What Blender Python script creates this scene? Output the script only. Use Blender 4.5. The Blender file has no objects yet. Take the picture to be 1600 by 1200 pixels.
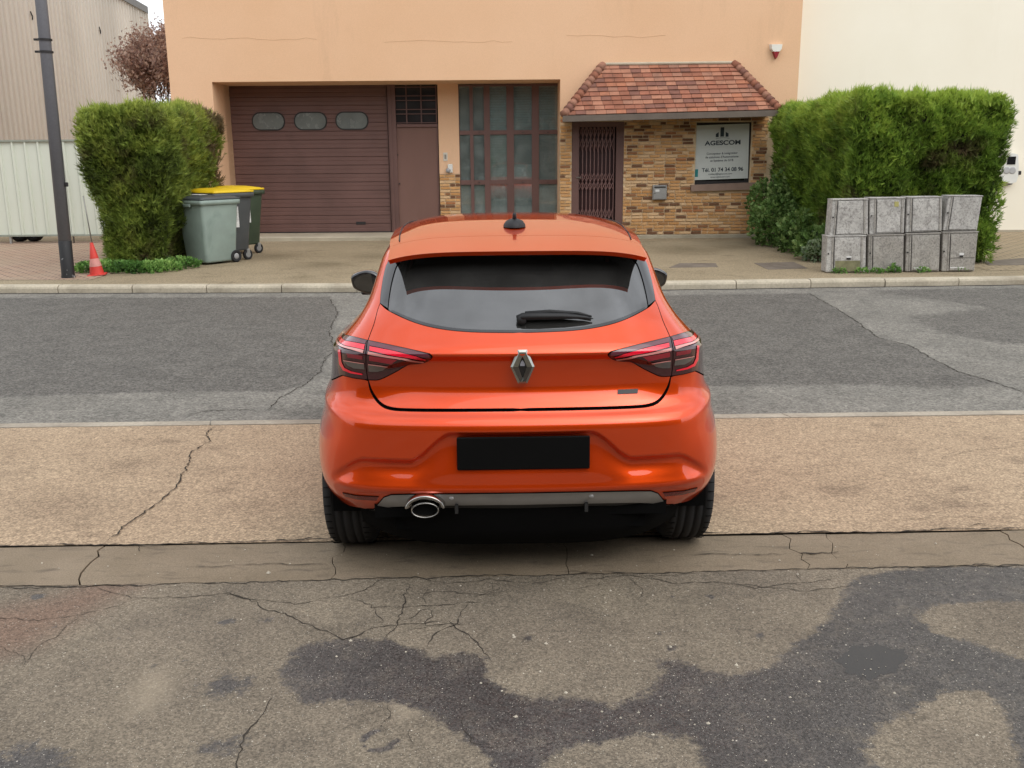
import bpy, bmesh, math, random
import numpy as np
from mathutils import Vector, Matrix
from mathutils.geometry import delaunay_2d_cdt

SC = bpy.context.scene
COL = SC.collection
rad = math.radians

# ------------------------------------------------------------------ camera
CAM_H, PITCH, ROLL, FPX = 1.75, rad(13.5), 0.008, 1500.0
_r = np.array([1.0, 0, 0]); _f = np.array([0, math.cos(PITCH), -math.sin(PITCH)])
_u = np.array([0, math.sin(PITCH), math.cos(PITCH)])
CR = _r * math.cos(ROLL) - _u * math.sin(ROLL)
CU = _u * math.cos(ROLL) + _r * math.sin(ROLL)
cam_d = bpy.data.cameras.new('camera')
cam_d.sensor_width = 36.0
cam_d.lens = 36.0 * FPX / 1600.0
cam_d.clip_end = 1500.0
cam_d.clip_start = 0.05
cam = bpy.data.objects.new('camera', cam_d)
COL.objects.link(cam)
cam.matrix_world = Matrix(((CR[0], CU[0], -_f[0], 0), (CR[1], CU[1], -_f[1], 0), (CR[2], CU[2], -_f[2], CAM_H), (0, 0, 0, 1)))
SC.camera = cam

# ------------------------------------------------------------------ world, sun, exposure
SUN_EL, SUN_AZ = rad(52), rad(142)      # azimuth clockwise from +Y: behind the camera, to its right
world = bpy.data.worlds.new('World'); SC.world = world; world.use_nodes = True
wn = world.node_tree; wn.nodes.clear()
w_out = wn.nodes.new('ShaderNodeOutputWorld'); w_bg = wn.nodes.new('ShaderNodeBackground')
w_sky = wn.nodes.new('ShaderNodeTexSky'); w_sky.sky_type = 'NISHITA'; w_sky.sun_disc = False
w_sky.sun_elevation = SUN_EL; w_sky.sun_rotation = SUN_AZ
w_sky.air_density = 1.4; w_sky.dust_density = 4.0; w_sky.ozone_density = 1.0
w_hs = wn.nodes.new('ShaderNodeHueSaturation'); w_hs.inputs['Saturation'].default_value = 0.22
# broken overcast: soft cloud banks over the whole dome
w_tc = wn.nodes.new('ShaderNodeTexCoord'); w_nz = wn.nodes.new('ShaderNodeTexNoise')
w_nz.inputs['Scale'].default_value = 3.2; w_nz.inputs['Detail'].default_value = 6
w_mr = wn.nodes.new('ShaderNodeMapRange'); w_mr.inputs[1].default_value = .3; w_mr.inputs[2].default_value = .7
w_mr.inputs[3].default_value = .72; w_mr.inputs[4].default_value = 1.3
w_mx = wn.nodes.new('ShaderNodeMix'); w_mx.data_type = 'RGBA'; w_mx.blend_type = 'MULTIPLY'; w_mx.inputs[0].default_value = 1
wn.links.new(w_tc.outputs['Generated'], w_nz.inputs['Vector'])
wn.links.new(w_nz.outputs['Fac'], w_mr.inputs[0])
wn.links.new(w_sky.outputs[0], w_hs.inputs['Color'])
w_cl = wn.nodes.new('ShaderNodeMix'); w_cl.data_type = 'RGBA'; w_cl.inputs[0].default_value = .6; w_cl.inputs[7].default_value = (7.4, 7.7, 8.1, 1)
wn.links.new(w_hs.outputs[0], w_cl.inputs[6]); wn.links.new(w_cl.outputs[2], w_mx.inputs[6]); wn.links.new(w_mr.outputs[0], w_mx.inputs[7])
wn.links.new(w_mx.outputs[2], w_bg.inputs[0]); wn.links.new(w_bg.outputs[0], w_out.inputs[0])
w_bg.inputs[1].default_value = 0.15
sun_d = bpy.data.lights.new('sun', 'SUN'); sun_d.energy = 0.5; sun_d.angle = rad(60); sun_d.color = (1, .955, .90)
sun = bpy.data.objects.new('sun', sun_d); COL.objects.link(sun)
sdir = Vector((math.sin(SUN_AZ) * math.cos(SUN_EL), math.cos(SUN_AZ) * math.cos(SUN_EL), math.sin(SUN_EL)))
sun.rotation_euler = sdir.to_track_quat('Z', 'Y').to_euler()
sun.location = (0, -5, 30)
vs = SC.view_settings
vs.view_transform = 'Standard'; vs.look = 'None'; vs.gamma = 1.0; vs.use_curve_mapping = False
vs.exposure = 0.42

# ------------------------------------------------------------------ picture -> place (measuring helpers)
def ray(px, py): return _f + CR * (px - 800) / FPX + CU * (600 - py) / FPX
def atZ(px, py, z=0.0):
    v = ray(px, py); t = (z - CAM_H) / v[2]; return Vector((v[0] * t, v[1] * t, z))
def atY(px, py, y):
    v = ray(px, py); t = y / v[1]; return Vector((v[0] * t, y, CAM_H + v[2] * t))

# ------------------------------------------------------------------ object helpers
def link(o, parent=None):
    COL.objects.link(o)
    if parent is not None: o.parent = parent
    return o
def tag(o, label=None, cat=None, group=None, kind=None):
    if label: o['label'] = label
    if cat: o['category'] = cat
    if group: o['group'] = group
    if kind: o['kind'] = kind
    return o
def empty(name, loc=(0, 0, 0), rz=0, label=None, cat=None, group=None):
    o = bpy.data.objects.new(name, None); o.empty_display_size = .1
    link(o); o.location = loc; o.rotation_euler = (0, 0, rz)
    return tag(o, label, cat, group)
def mesh_obj(name, me, parent=None, m=None):
    if m is not None and len(me.materials) == 0: me.materials.append(m)
    return link(bpy.data.objects.new(name, me), parent)
def pydata(name, v, f, m=None, parent=None, smooth=False, mats=None, midx=None):
    me = bpy.data.meshes.new(name); me.from_pydata([tuple(p) for p in v], [], f)
    if mats:
        for k in mats: me.materials.append(k)
        if midx is not None: me.polygons.foreach_set('material_index', midx)
    elif m: me.materials.append(m)
    if smooth: me.polygons.foreach_set('use_smooth', [True] * len(me.polygons))
    me.update()
    return link(bpy.data.objects.new(name, me), parent)

class MB:
    """collects boxes, tubes, prisms and lathes in one bmesh"""
    def __init__(s): s.bm = bmesh.new()
    def box(s, x0, y0, z0, x1, y1, z1, bev=0, rot=None, mi=0):
        c = Vector(((x0 + x1) / 2, (y0 + y1) / 2, (z0 + z1) / 2))
        r = bmesh.ops.create_cube(s.bm, size=1)
        vs_ = r['verts']
        for v in vs_: v.co = Vector((v.co.x * (x1 - x0), v.co.y * (y1 - y0), v.co.z * (z1 - z0)))
        if bev > 0:
            es = list({e for v in vs_ for e in v.link_edges})
            rr = bmesh.ops.bevel(s.bm, geom=es, offset=bev, segments=1, affect='EDGES', profile=.5)
            vs_ = list({v for f in rr['faces'] for v in f.verts} | {v for v in vs_ if v.is_valid})
        for v in vs_:
            if rot is not None: v.co = rot @ v.co
            v.co += c
        if mi:
            for f in {f for v in vs_ for f in v.link_faces}: f.material_index = mi
        return s
    def quadbox(s, pts, n, t, mi=0):
        """prism: polygon pts (3-D) extruded by vector n*t"""
        off = Vector(n) * t
        a = [s.bm.verts.new(Vector(p)) for p in pts]; b = [s.bm.verts.new(Vector(p) + off) for p in pts]
        k = len(pts)
        fs = [s.bm.faces.new(a), s.bm.faces.new(b[::-1])]
        for i in range(k): fs.append(s.bm.faces.new((a[i], b[i], b[(i + 1) % k], a[(i + 1) % k])))
        for f in fs: f.material_index = mi
        return s
    def tube(s, pts, r, seg=8, cap=True, flat=(1, 1)):
        pts = [Vector(p) for p in pts]
        rs = r if isinstance(r, (list, tuple)) else [r] * len(pts)
        rings = []
        prev = None
        for i, p in enumerate(pts):
            t = (pts[min(i + 1, len(pts) - 1)] - pts[max(i - 1, 0)]).normalized()
            if prev is None:
                a = Vector((0, 0, 1)) if abs(t.z) < .9 else Vector((1, 0, 0))
                u = t.cross(a).normalized()
            else: u = (prev - t * prev.dot(t)).normalized()
            prev = u; w = t.cross(u)
            rings.append([s.bm.verts.new(p + (u * math.cos(2 * math.pi * k / seg) * flat[0] + w * math.sin(2 * math.pi * k / seg) * flat[1]) * rs[i]) for k in range(seg)])
        for a, b in zip(rings, rings[1:]):
            for k in range(seg): s.bm.faces.new((a[k], a[(k + 1) % seg], b[(k + 1) % seg], b[k]))
        if cap:
            s.bm.faces.new(rings[0][::-1]); s.bm.faces.new(rings[-1])
        return s
    def lathe(s, prof, axis='z', seg=24, c=(0, 0, 0), close=False):
        rings = []
        for (r, h) in prof:
            ring = []
            for k in range(seg):
                a = 2 * math.pi * k / seg
                if axis == 'z': p = (r * math.cos(a), r * math.sin(a), h)
                elif axis == 'x': p = (h, r * math.cos(a), r * math.sin(a))
                else: p = (r * math.cos(a), h, r * math.sin(a))
                ring.append(s.bm.verts.new(Vector(p) + Vector(c)))
            rings.append(ring)
        prs = list(zip(rings, rings[1:]))
        if close: prs.append((rings[-1], rings[0]))
        for a, b in prs:
            for k in range(seg): s.bm.faces.new((a[k], a[(k + 1) % seg], b[(k + 1) % seg], b[k]))
        return s
    def caps(s):
        bmesh.ops.holes_fill(s.bm, edges=[e for e in s.bm.edges if e.is_boundary], sides=0); return s
    def build(s, name, m, parent=None, smooth=False, sharp=35):
        if smooth:
            for e in s.bm.edges:
                if len(e.link_faces) == 2 and e.calc_face_angle(0) > rad(sharp): e.smooth = False
            for f in s.bm.faces: f.smooth = True
        bmesh.ops.recalc_face_normals(s.bm, faces=s.bm.faces)
        me = bpy.data.meshes.new(name); s.bm.to_mesh(me); s.bm.free()
        for k in (m if isinstance(m, (list, tuple)) else [m]): me.materials.append(k)
        return link(bpy.data.objects.new(name, me), parent)

# ------------------------------------------------------------------ materials
MATS = {}
def srgb(h):
    h = h.lstrip('#'); c = [int(h[i:i + 2], 16) / 255 for i in (0, 2, 4)]
    return tuple((x / 12.92 if x <= .04045 else ((x + .055) / 1.055) ** 2.4) for x in c)
class NT:
    def __init__(s, name):
        s.m = bpy.data.materials.new(name); s.m.use_nodes = True; s.t = s.m.node_tree
        s.b = s.t.nodes['Principled BSDF']; s.out = s.t.nodes['Material Output']
        s.tc = s.t.nodes.new('ShaderNodeTexCoord')
    def n(s, typ, **kw):
        nd = s.t.nodes.new('ShaderNode' + typ)
        for k, v in kw.items():
            if hasattr(nd, k): setattr(nd, k, v)
        return nd
    def l(s, a, b): s.t.links.new(a, b)
    def noise(s, scale, detail=4, vec=None, rough=.55, dist=0, stretch=None):
        nd = s.n('TexNoise'); nd.inputs['Scale'].default_value = scale; nd.inputs['Detail'].default_value = detail
        nd.inputs['Roughness'].default_value = rough; nd.inputs['Distortion'].default_value = dist
        v = vec or s.tc.outputs['Object']
        if stretch:
            mp = s.n('Mapping'); mp.inputs['Scale'].default_value = stretch; s.l(v, mp.inputs[0]); v = mp.outputs[0]
        s.l(v, nd.inputs['Vector']); return nd.outputs['Fac']
    def vor(s, scale, feature='F1', vec=None):
        nd = s.n('TexVoronoi', feature=feature); nd.inputs['Scale'].default_value = scale
        s.l(vec or s.tc.outputs['Object'], nd.inputs['Vector']); return nd
    def mapr(s, v, a, b, c=0., d=1., smooth=False):
        nd = s.n('MapRange'); nd.clamp = True
        if smooth: nd.interpolation_type = 'SMOOTHSTEP'
        for i, x in enumerate((a, b, c, d)): nd.inputs[i + 1].default_value = x
        s.l(v, nd.inputs[0]); return nd.outputs[0]
    def math(s, op, a, b=None):
        nd = s.n('Math', operation=op)
        for i, x in enumerate((a, b)):
            if x is None: continue
            if isinstance(x, (int, float)): nd.inputs[i].default_value = x
            else: s.l(x, nd.inputs[i])
        return nd.outputs[0]
    def mix(s, f, a, b, mode='MIX'):
        nd = s.n('Mix', data_type='RGBA', blend_type=mode)
        for i, x in ((0, f), (6, a), (7, b)):
            if isinstance(x, (int, float)): nd.inputs[i].default_value = x
            elif isinstance(x, tuple): nd.inputs[i].default_value = (*x[:3], 1)
            else: s.l(x, nd.inputs[i])
        return nd.outputs[2]
    def attr(s, name):
        nd = s.n('Attribute'); nd.attribute_name = name; return nd.outputs['Fac']
    def bump(s, h, strength=.3, dist=.01):
        nd = s.n('Bump'); nd.inputs['Strength'].default_value = strength; nd.inputs['Distance'].default_value = dist
        s.l(h, nd.inputs['Height']); s.l(nd.outputs[0], s.b.inputs['Normal']); return nd
    def col(s, c):
        if isinstance(c, tuple): s.b.inputs['Base Color'].default_value = (*c[:3], 1)
        else: s.l(c, s.b.inputs['Base Color'])
    def rough(s, v):
        if isinstance(v, (int, float)): s.b.inputs['Roughness'].default_value = v
        else: s.l(v, s.b.inputs['Roughness'])

def simple(name, c, rough=.7, metal=0., spec=.5, var=.12, scale=6, bump=.0, bscale=60, fine=.0, dirt=None, coat=0, dirtlo=.5, dirthi=.75, stretch=None):
    """base colour broken by broad and fine noise, optional dirt colour in patches"""
    k = NT(name); c = c if isinstance(c, tuple) else srgb(c)
    f = k.mapr(k.noise(scale, 5, stretch=stretch), .3, .7, 1 - var, 1 + var)
    cc = k.mix(1.0, c, f, 'MULTIPLY')
    if fine: cc = k.mix(1.0, cc, k.mapr(k.noise(scale * 14, 2), .3, .7, 1 - fine, 1 + fine), 'MULTIPLY')
    if dirt:
        cc = k.mix(k.mapr(k.noise(scale * .6, 6, dist=.6, stretch=stretch), dirtlo, dirthi, 0, .85), cc, dirt if isinstance(dirt, tuple) else srgb(dirt))
    k.col(cc); k.b.inputs['Metallic'].default_value = metal; k.b.inputs['Specular IOR Level'].default_value = spec
    k.rough(k.mapr(k.noise(scale * 2.3, 3), .3, .7, max(rough - .06, .02), min(rough + .06, 1)))
    if coat: k.b.inputs['Coat Weight'].default_value = coat; k.b.inputs['Coat Roughness'].default_value = .03
    if bump: k.bump(k.noise(bscale, 4), bump, .004)
    MATS[name] = k.m
    return k.m
# ================================================================== THE GROUND
def lin(p, q):
    m = (q.y - p.y) / (q.x - p.x); return lambda x: p.y + m * (x - p.x)
y_gut0 = lin(atZ(0, 917), atZ(1600, 883))        # yard / gutter
y_gut1 = lin(atZ(0, 855), atZ(1600, 828))        # gutter / near footway
y_kb0 = lin(atZ(0, 669), atZ(1600, 648))         # footway / near kerb stones
y_kb1 = lambda x: y_kb0(x) + .115
RZ, PZ = -.03, .07
_fk = [atZ(0, 458.5, RZ), atZ(560, 457, RZ), atZ(1040, 453, RZ), atZ(1600, 445, RZ)]
def y_fk(x):
    xs = [-60] + [p.x for p in _fk] + [60]
    ys = [_fk[0].y + 2.0] + [p.y for p in _fk] + [_fk[3].y + 4.0]
    return float(np.interp(x, xs, ys))

def seg_dist(P, poly, closed=True):
    """signed distance (positive inside) of points P (n,2) to polygon"""
    poly = np.asarray(poly, float); a = poly; b = np.roll(poly, -1, 0)
    if not closed: a = poly[:-1]; b = poly[1:]
    d = np.full(len(P), 1e9); ins = np.zeros(len(P), bool)
    for p, q in zip(a, b):
        e = q - p; L = max((e ** 2).sum(), 1e-12)
        t = np.clip(((P - p) @ e) / L, 0, 1); d = np.minimum(d, np.hypot(*(P - (p + t[:, None] * e)).T))
        c = ((p[1] > P[:, 1]) != (q[1] > P[:, 1]))
        if abs(e[1]) > 1e-12: ins ^= c & (P[:, 0] < (P[:, 1] - p[1]) / e[1] * e[0] + p[0])
    return np.where(ins, d, -d) if closed else d
def gpoly(pts, z=0.0): return [tuple(atZ(x, y, z)[:2]) for x, y in pts]
def gsm(v, a, b): t = np.clip((v - a) / (b - a), 0, 1); return t * t * (3 - 2 * t)

def sheet(name, xs, ya, yb, ts, z, m, attrs=None, thick=0, kind='structure', parent=None, zf=None):
    """ground sheet between curves ya(x), yb(x); attrs = {name: fn(P)->(n,)}"""
    xs = np.asarray(xs); ts = np.asarray(ts); nx, nt = len(xs), len(ts)
    A = np.array([ya(x) for x in xs]); B = np.array([yb(x) for x in xs])
    V = np.zeros((nt, nx, 3)); V[:, :, 0] = xs[None]; V[:, :, 1] = A[None] + (B - A)[None] * ts[:, None]; V[:, :, 2] = z
    V = V.reshape(-1, 3)
    if zf is not None: V[:, 2] += zf(V[:, :2])
    i = np.arange(nt - 1)[:, None] * nx + np.arange(nx - 1)[None]
    F = np.stack([i, i + 1, i + nx + 1, i + nx], -1).reshape(-1, 4)
    me = bpy.data.meshes.new(name); me.from_pydata(V.tolist(), [], F.tolist()); me.materials.append(m)
    for k, fn in (attrs or {}).items():
        a = me.attributes.new(k, 'FLOAT', 'POINT'); a.data.foreach_set('value', fn(V[:, :2]).astype(np.float32))
    me.polygons.foreach_set('use_smooth', [True] * len(F))
    o = link(bpy.data.objects.new(name, me), parent)
    if kind: o['kind'] = kind
    return o

# --- asphalt material with wet stains (attribute) and white aggregate
def asphalt(name, base, base2, wet, aggr, aggr_amt, scale=1.0, wetrough=.33, dryrough=.9, tint=None, gs=175., patchy=.35):
    k = NT(name)
    w = k.attr('wet')
    edge = k.math('ADD', w, k.mapr(k.noise(14 * scale, 6, rough=.7), .25, .75, -.26, .26))
    edge = k.math('ADD', edge, k.mapr(k.noise(45 * scale, 4, rough=.8), .25, .75, -.16, .16))
    wm = k.mapr(edge, .36, .62, smooth=True)
    broad = k.mapr(k.noise(1.6 * scale, 7, rough=.62), .3, .7)
    c = k.mix(broad, base, base2)
    c = k.mix(k.mapr(k.noise(3.4 * scale, 7, rough=.72, dist=.5), .50, .74, 0, .75), c, tuple(x * .6 for x in base))
    c = k.mix(1.0, c, k.mapr(k.noise(1.1 * scale, 5, rough=.6, dist=.3), .32, .68, .86, 1.12), 'MULTIPLY')
    if tint: c = k.mix(k.mapr(k.attr('tint'), 0, 1), c, tint)
    # grain of the stone
    gv = k.vor(gs); gr_ = k.n('SeparateColor'); k.l(gv.outputs['Color'], gr_.inputs[0])
    gg = k.math('MULTIPLY', k.mapr(gr_.outputs[0], 0, 1, .62, 1.36), k.mapr(k.noise(gs * .28, 4, rough=.8), .3, .7, .74, 1.24))
    c = k.mix(1.0, c, gg, 'MULTIPLY')
    c = k.mix(k.mapr(k.attr('light'), 0, 1, 0, 1), c, tuple(min(x * 1.55, 1) for x in base2))
    wc = k.mix(k.mapr(k.noise(3, 5), .3, .7), wet, tuple(x * 1.35 for x in wet))
    wc = k.mix(k.mapr(k.noise(6, 6, rough=.7), .5, .72, 0, patchy), wc, c)
    wc = k.mix(1.0, wc, k.math('MULTIPLY', k.mapr(gr_.outputs[1], 0, 1, .5, 1.5), k.mapr(k.noise(gs * .35, 3, rough=.8), .3, .7, .75, 1.3)), 'MULTIPLY')
    c = k.mix(wm, c, wc)
    for sc_, th, amt in ((150, .17, .8), (62, .11, 1.0)):
        v = k.vor(sc_); rn = k.n('SeparateColor'); k.l(v.outputs['Color'], rn.inputs[0])
        m1 = k.mapr(v.outputs['Distance'], th, th + .09, 1, 0)
        m2 = k.mapr(rn.outputs[0], 1 - aggr_amt * (1 if sc_ > 100 else .25), 1 - aggr_amt * (1 if sc_ > 100 else .25) + .03)
        mm = k.math('MULTIPLY', k.math('MULTIPLY', m1, m2), amt)
        c = k.mix(mm, c, k.mix(rn.outputs[1], aggr, tuple(x * .55 for x in aggr)))
    k.col(c)
    k.rough(k.mix(wm, (dryrough,) * 3, k.mix(k.mapr(k.noise(25, 4), .4, .6), (wetrough,) * 3, (wetrough + .22,) * 3)))
    k.b.inputs['Specular IOR Level'].default_value = .4
    h = k.math('ADD', k.noise(170, 3, rough=.8), k.math('MULTIPLY', k.noise(7, 4), 1.2))
    k.bump(h, .55, .004)
    return k.m

m_yard = asphalt('yard_asphalt', srgb('#6f6558'), srgb('#827766'), srgb('#423e3b'), srgb('#dcd4c4'), .18, tint=srgb('#775f50'))
m_road = asphalt('road_asphalt', srgb('#74716a'), srgb('#807c74'), srgb('#55524d'), srgb('#c9c4b9'), .08, wetrough=.7, gs=75., patchy=.12)

# wet stains traced from the picture, laid on the yard
W1 = gpoly([(440, 1040), (470, 1010), (530, 1000), (600, 1000), (640, 1010), (680, 1030), (720, 1020), (752, 1025), (765, 1060), (790, 1080), (830, 1090), (900, 1090), (960, 1105), (1010, 1085), (1040, 1050), (1024, 1035), (1060, 1032), (1100, 1050), (1160, 1055), (1210, 1040), (1240, 1010), (1290, 975), (1320, 930), (1330, 905), (1400, 890), (1500, 885), (1640, 885), (1640, 940), (1520, 940), (1450, 945), (1430, 965), (1460, 990), (1540, 1010), (1575, 1030), (1640, 1030), (1640, 1300), (1590, 1180), (1570, 1110), (1530, 1075), (1480, 1080), (1420, 1110), (1370, 1140), (1350, 1180), (1400, 1230), (1100, 1240), (1100, 1180), (1080, 1150), (1000, 1145), (900, 1165), (850, 1190), (800, 1230), (760, 1180), (700, 1130), (640, 1100), (560, 1095), (480, 1100), (445, 1070)])
W2 = gpoly([(320, 1068), (350, 1055), (390, 1065), (370, 1085), (335, 1090)])
W3 = gpoly([(300, 1175), (350, 1155), (372, 1150), (380, 1165), (340, 1185)])
W4 = gpoly([(-40, 1180), (40, 1168), (90, 1170), (110, 1190), (60, 1230), (-60, 1240)])
SPOTS = [(825, 998, .028), (855, 976, .018), (1110, 932, .03), (1188, 994, .03), (1048, 1013, .025), (185, 997, .02), (355, 972, .04), (418, 968, .04), (345, 973, .02), (88, 978, .02), (60, 932, .04), (1030, 990, .02), (610, 1030, .03), (290, 1030, .025), (240, 1040, .02), (1050, 932, .02), (560, 975, .02)]
def f_wet(P):
    w = np.zeros(len(P))
    for pl, s in ((W1, .07), (W2, .09), (W3, .08), (W4, .12)):
        w = np.maximum(w, .5 + np.clip(seg_dist(P, pl) / s, -1, 1) * .5 * (1 if pl is W1 else .8))
    for x, y, r in SPOTS:
        c = atZ(x, y); d = np.hypot(P[:, 0] - c.x, (P[:, 1] - c.y))
        w = np.maximum(w, .68 * np.exp(-(d / (r * 1.1)) ** 2))
    # ring-shaped pothole mark
    c = atZ(592, 1157); d = np.hypot((P[:, 0] - c.x), (P[:, 1] - c.y))
    w = np.maximum(w, .72 * np.exp(-((d - .05) / .016) ** 2) * (1 - .7 * gsm(P[:, 1] - c.y, -.02, .05) * gsm(P[:, 0] - c.x, -.02, .04)))
    return w
TNT = gpoly([(-60, 960), (90, 930), (160, 900), (220, 915), (140, 960), (60, 1010), (-60, 1050)])
LT1 = gpoly([(205, 1085), (225, 1050), (262, 1045), (270, 1075), (240, 1110), (200, 1120)])
LT2 = gpoly([(605, 1095), (640, 1092), (660, 1115), (625, 1125)])
def f_tint(P): return .75 * gsm(seg_dist(P, TNT), -.12, .15)
def f_light(P): return .5 * np.maximum(gsm(seg_dist(P, LT1), -.06, .06), gsm(seg_dist(P, LT2), -.04, .04))
def graded(lo, a, b, hi, fine, n): return np.concatenate([np.geomspace(abs(lo - a) + 1, 1, n)[:-1] * -1 + a + 1 if lo < a else [], np.arange(a, b + fine / 2, fine), b - 1 + np.geomspace(1, hi - b + 1, n)[1:]])
GX = graded(-60, -2.9, 2.9, 60, .02, 14)
tt = (np.concatenate([np.linspace(-30, 1.5, 8), np.arange(1.55, 3.78, .02), [3.8]]) + 30) / 33.8
PUD = gpoly([(1300, 1032), (1318, 1018), (1330, 1006), (1358, 1008), (1372, 1003), (1398, 1012), (1416, 1012), (1424, 1028), (1408, 1040), (1404, 1052), (1378, 1056), (1360, 1066), (1338, 1056), (1318, 1054), (1316, 1042)])
yard = sheet('asphalt_yard', GX, lambda x: -30.0, y_gut0, tt, 0.0, m_yard, {'wet': f_wet, 'tint': f_tint, 'light': f_light},
             zf=lambda P: -.0035 * gsm(seg_dist(P, PUD), -.03, .05))
# shallow film of water
kw = NT('puddle_water'); kw.col(srgb('#37332f')); kw.rough(.16); kw.b.inputs['IOR'].default_value = 1.33
kw.bump(kw.noise(30, 2), .02, .002)
pc = np.array(PUD); c0 = pc.mean(0)
dens = []
for i in range(len(pc)):
    p, q = pc[i], pc[(i + 1) % len(pc)]
    for t in (0, .25, .5, .75):
        v = p + (q - p) * t; v = c0 + (v - c0) * (.92 + .05 * math.sin(i * 2.3 + t * 9)); dens.append((v[0], v[1], -.0012))
tag(pydata('puddle', dens, [list(range(len(dens)))], kw.m), kind='structure')

# base terrain to the horizon
m_earth = simple('earth', (.12, .11, .09), .95, var=.3, scale=.4, bump=.3)
xs_ = [-600, -60, 60, 600]
sheet('ground', [-700, 700], lambda x: -700, lambda x: 700, [0, 1], -.14, m_earth)
m_joint = simple('joint_dirt', (.045, .04, .033), .95, var=.4, scale=30, bump=.4)
sheet('footway_bedding', [-60, 60], lambda x: 3.4, lambda x: 6.9, [0, 1], -.045, m_joint)

# --- gutter slabs
k = NT('gutter_concrete')
c = k.mix(k.mapr(k.noise(2.2, 6, rough=.65), .3, .7), srgb('#776955'), srgb('#897a66'))
c = k.mix(k.mapr(k.noise(7, 5, dist=.5, stretch=(1, 3, 1)), .55, .72, 0, .6), c, srgb('#544a3f'))
c = k.mix(1.0, c, k.mapr(k.noise(160, 3, rough=.7), .3, .7, .72, 1.25), 'MULTIPLY')
v = k.vor(130); c = k.mix(k.mapr(v.outputs['Distance'], .06, .12, .7, 0), c, srgb('#a89c89'))
k.col(c); k.rough(.85); k.bump(k.noise(130, 4, rough=.7), .3, .003); m_gut = k.m
gutter = empty('gutter', (0, 0, 0)); gutter['kind'] = 'structure'
random.seed(4)
cuts = [(-260, -330), (165, 125), (535, 515), (882, 889), (1222, 1262), (1290, 1322), (1562, 1640), (1900, 2010)]
lines = []
for i, (a, b) in enumerate(cuts):
    ya_, yb_ = (855 - a * 27 / 1600), (917 - b * 34 / 1600)
    p, q = atZ(a, ya_), atZ(b, yb_); n = 7; jig = .035 if i not in (3,) else .012
    L = []
    for j in range(n + 1):
        t = j / n; v = p.lerp(q, t); v.x += random.uniform(-jig, jig) * (0 if j in (0, n) else 1)
        L.append(v)
    L[0].y = y_gut1(L[0].x); L[-1].y = y_gut0(L[-1].x)
    lines.append(L)
for xa in (-5, -8, -12, -20, -40):
    lines.insert(0, [Vector((xa, y_gut1(xa), 0)), Vector((xa, y_gut0(xa), 0))])
for xa in (5, 8, 12, 20, 40):
    lines.append([Vector((xa, y_gut1(xa), 0)), Vector((xa, y_gut0(xa), 0))])
for i in range(len(lines) - 1):
    A, B = lines[i], lines[i + 1]; g = .0018 if i not in (5,) else .006
    pts = [(p.x + g, p.y) for p in A] + [(p.x - g, p.y) for p in B[::-1]]
    pts = [(x, min(max(y, y_gut0(x) + .006), y_gut1(x) - .006)) for x, y in pts]
    dz = random.uniform(-.003, .002)
    b = MB(); b.quadbox([(x, y, dz) for x, y in pts], (0, 0, -1), .05)
    b.build('gutter_slab', m_gut, gutter)

# --- near footway: buff washed aggregate
def aggregate(name, c1, c2, dark, stain_amt=.5, sc=1.0, strength=.5):
    k = NT(name)
    c = k.mix(k.mapr(k.noise(1.1 * sc, 6, rough=.6), .32, .68), c1, c2)
    c = k.mix(k.mapr(k.noise(2.7 * sc, 7, rough=.7, dist=.6, stretch=(1, 1.6, 1)), .54, .74, 0, stain_amt), c, dark)
    c = k.mix(k.mapr(k.attr('stain'), 0, 1, 0, .8), c, dark)
    v = k.vor(95); rn = k.n('SeparateColor'); k.l(v.outputs['Color'], rn.inputs[0])
    c = k.mix(1.0, c, k.mapr(rn.outputs[0], 0, 1, .72, 1.25), 'MULTIPLY')
    c = k.mix(k.mapr(v.outputs['Distance'], .45, .62, 0, .32), c, tuple(x * .5 for x in dark))
    c = k.mix(1.0, c, k.mapr(k.noise(28, 4, rough=.7), .3, .7, .8, 1.18), 'MULTIPLY')
    k.col(c); k.rough(.88); k.b.inputs['Specular IOR Level'].default_value = .25
    k.bump(k.math('ADD', k.math('MULTIPLY', v.outputs['Distance'], -1), k.noise(20, 3)), strength, .004)
    return k.m
m_foot = aggregate('buff_aggregate', srgb('#b7a186'), srgb('#a89279'), srgb('#746353'), .6)
FS = [(200, 725, .12), (30, 905, .05), (205, 722, .05), (350, 765, .04), (368, 755, .025), (130, 822, .04), (135, 837, .03), (455, 845, .035), (1310, 765, .08), (1500, 765, .05), (1440, 795, .05), (1500, 790, .06), (1535, 790, .03), (1445, 785, .02), (1590, 720, .05), (1200, 720, .02), (100, 790, .25), (10, 740, .1), (520, 800, .05), (1420, 705, .03), (1545, 685, .03), (265, 690, .06), (1370, 665, .03)]
def f_stain(P):
    w = np.zeros(len(P))
    for x, y, r in FS:
        c = atZ(x, y); d = np.hypot((P[:, 0] - c.x) * .8, (P[:, 1] - c.y) * 1.3); w = np.maximum(w, (.75 if r < .1 else .4) * np.exp(-(d / (r * 1.2)) ** 2))
    return w
GX2 = graded(-60, -3.8, 3.8, 60, .04, 12)
sheet('near_footway', GX2, lambda x: y_gut1(x) + .006, lambda x: y_kb0(x) - .004, np.linspace(0, 1, 52), .001, m_foot, {'stain': f_stain},
      zf=lambda P: .003 * np.sin(P[:, 0] * 1.7) * np.sin(P[:, 1] * 2.1))
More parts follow.
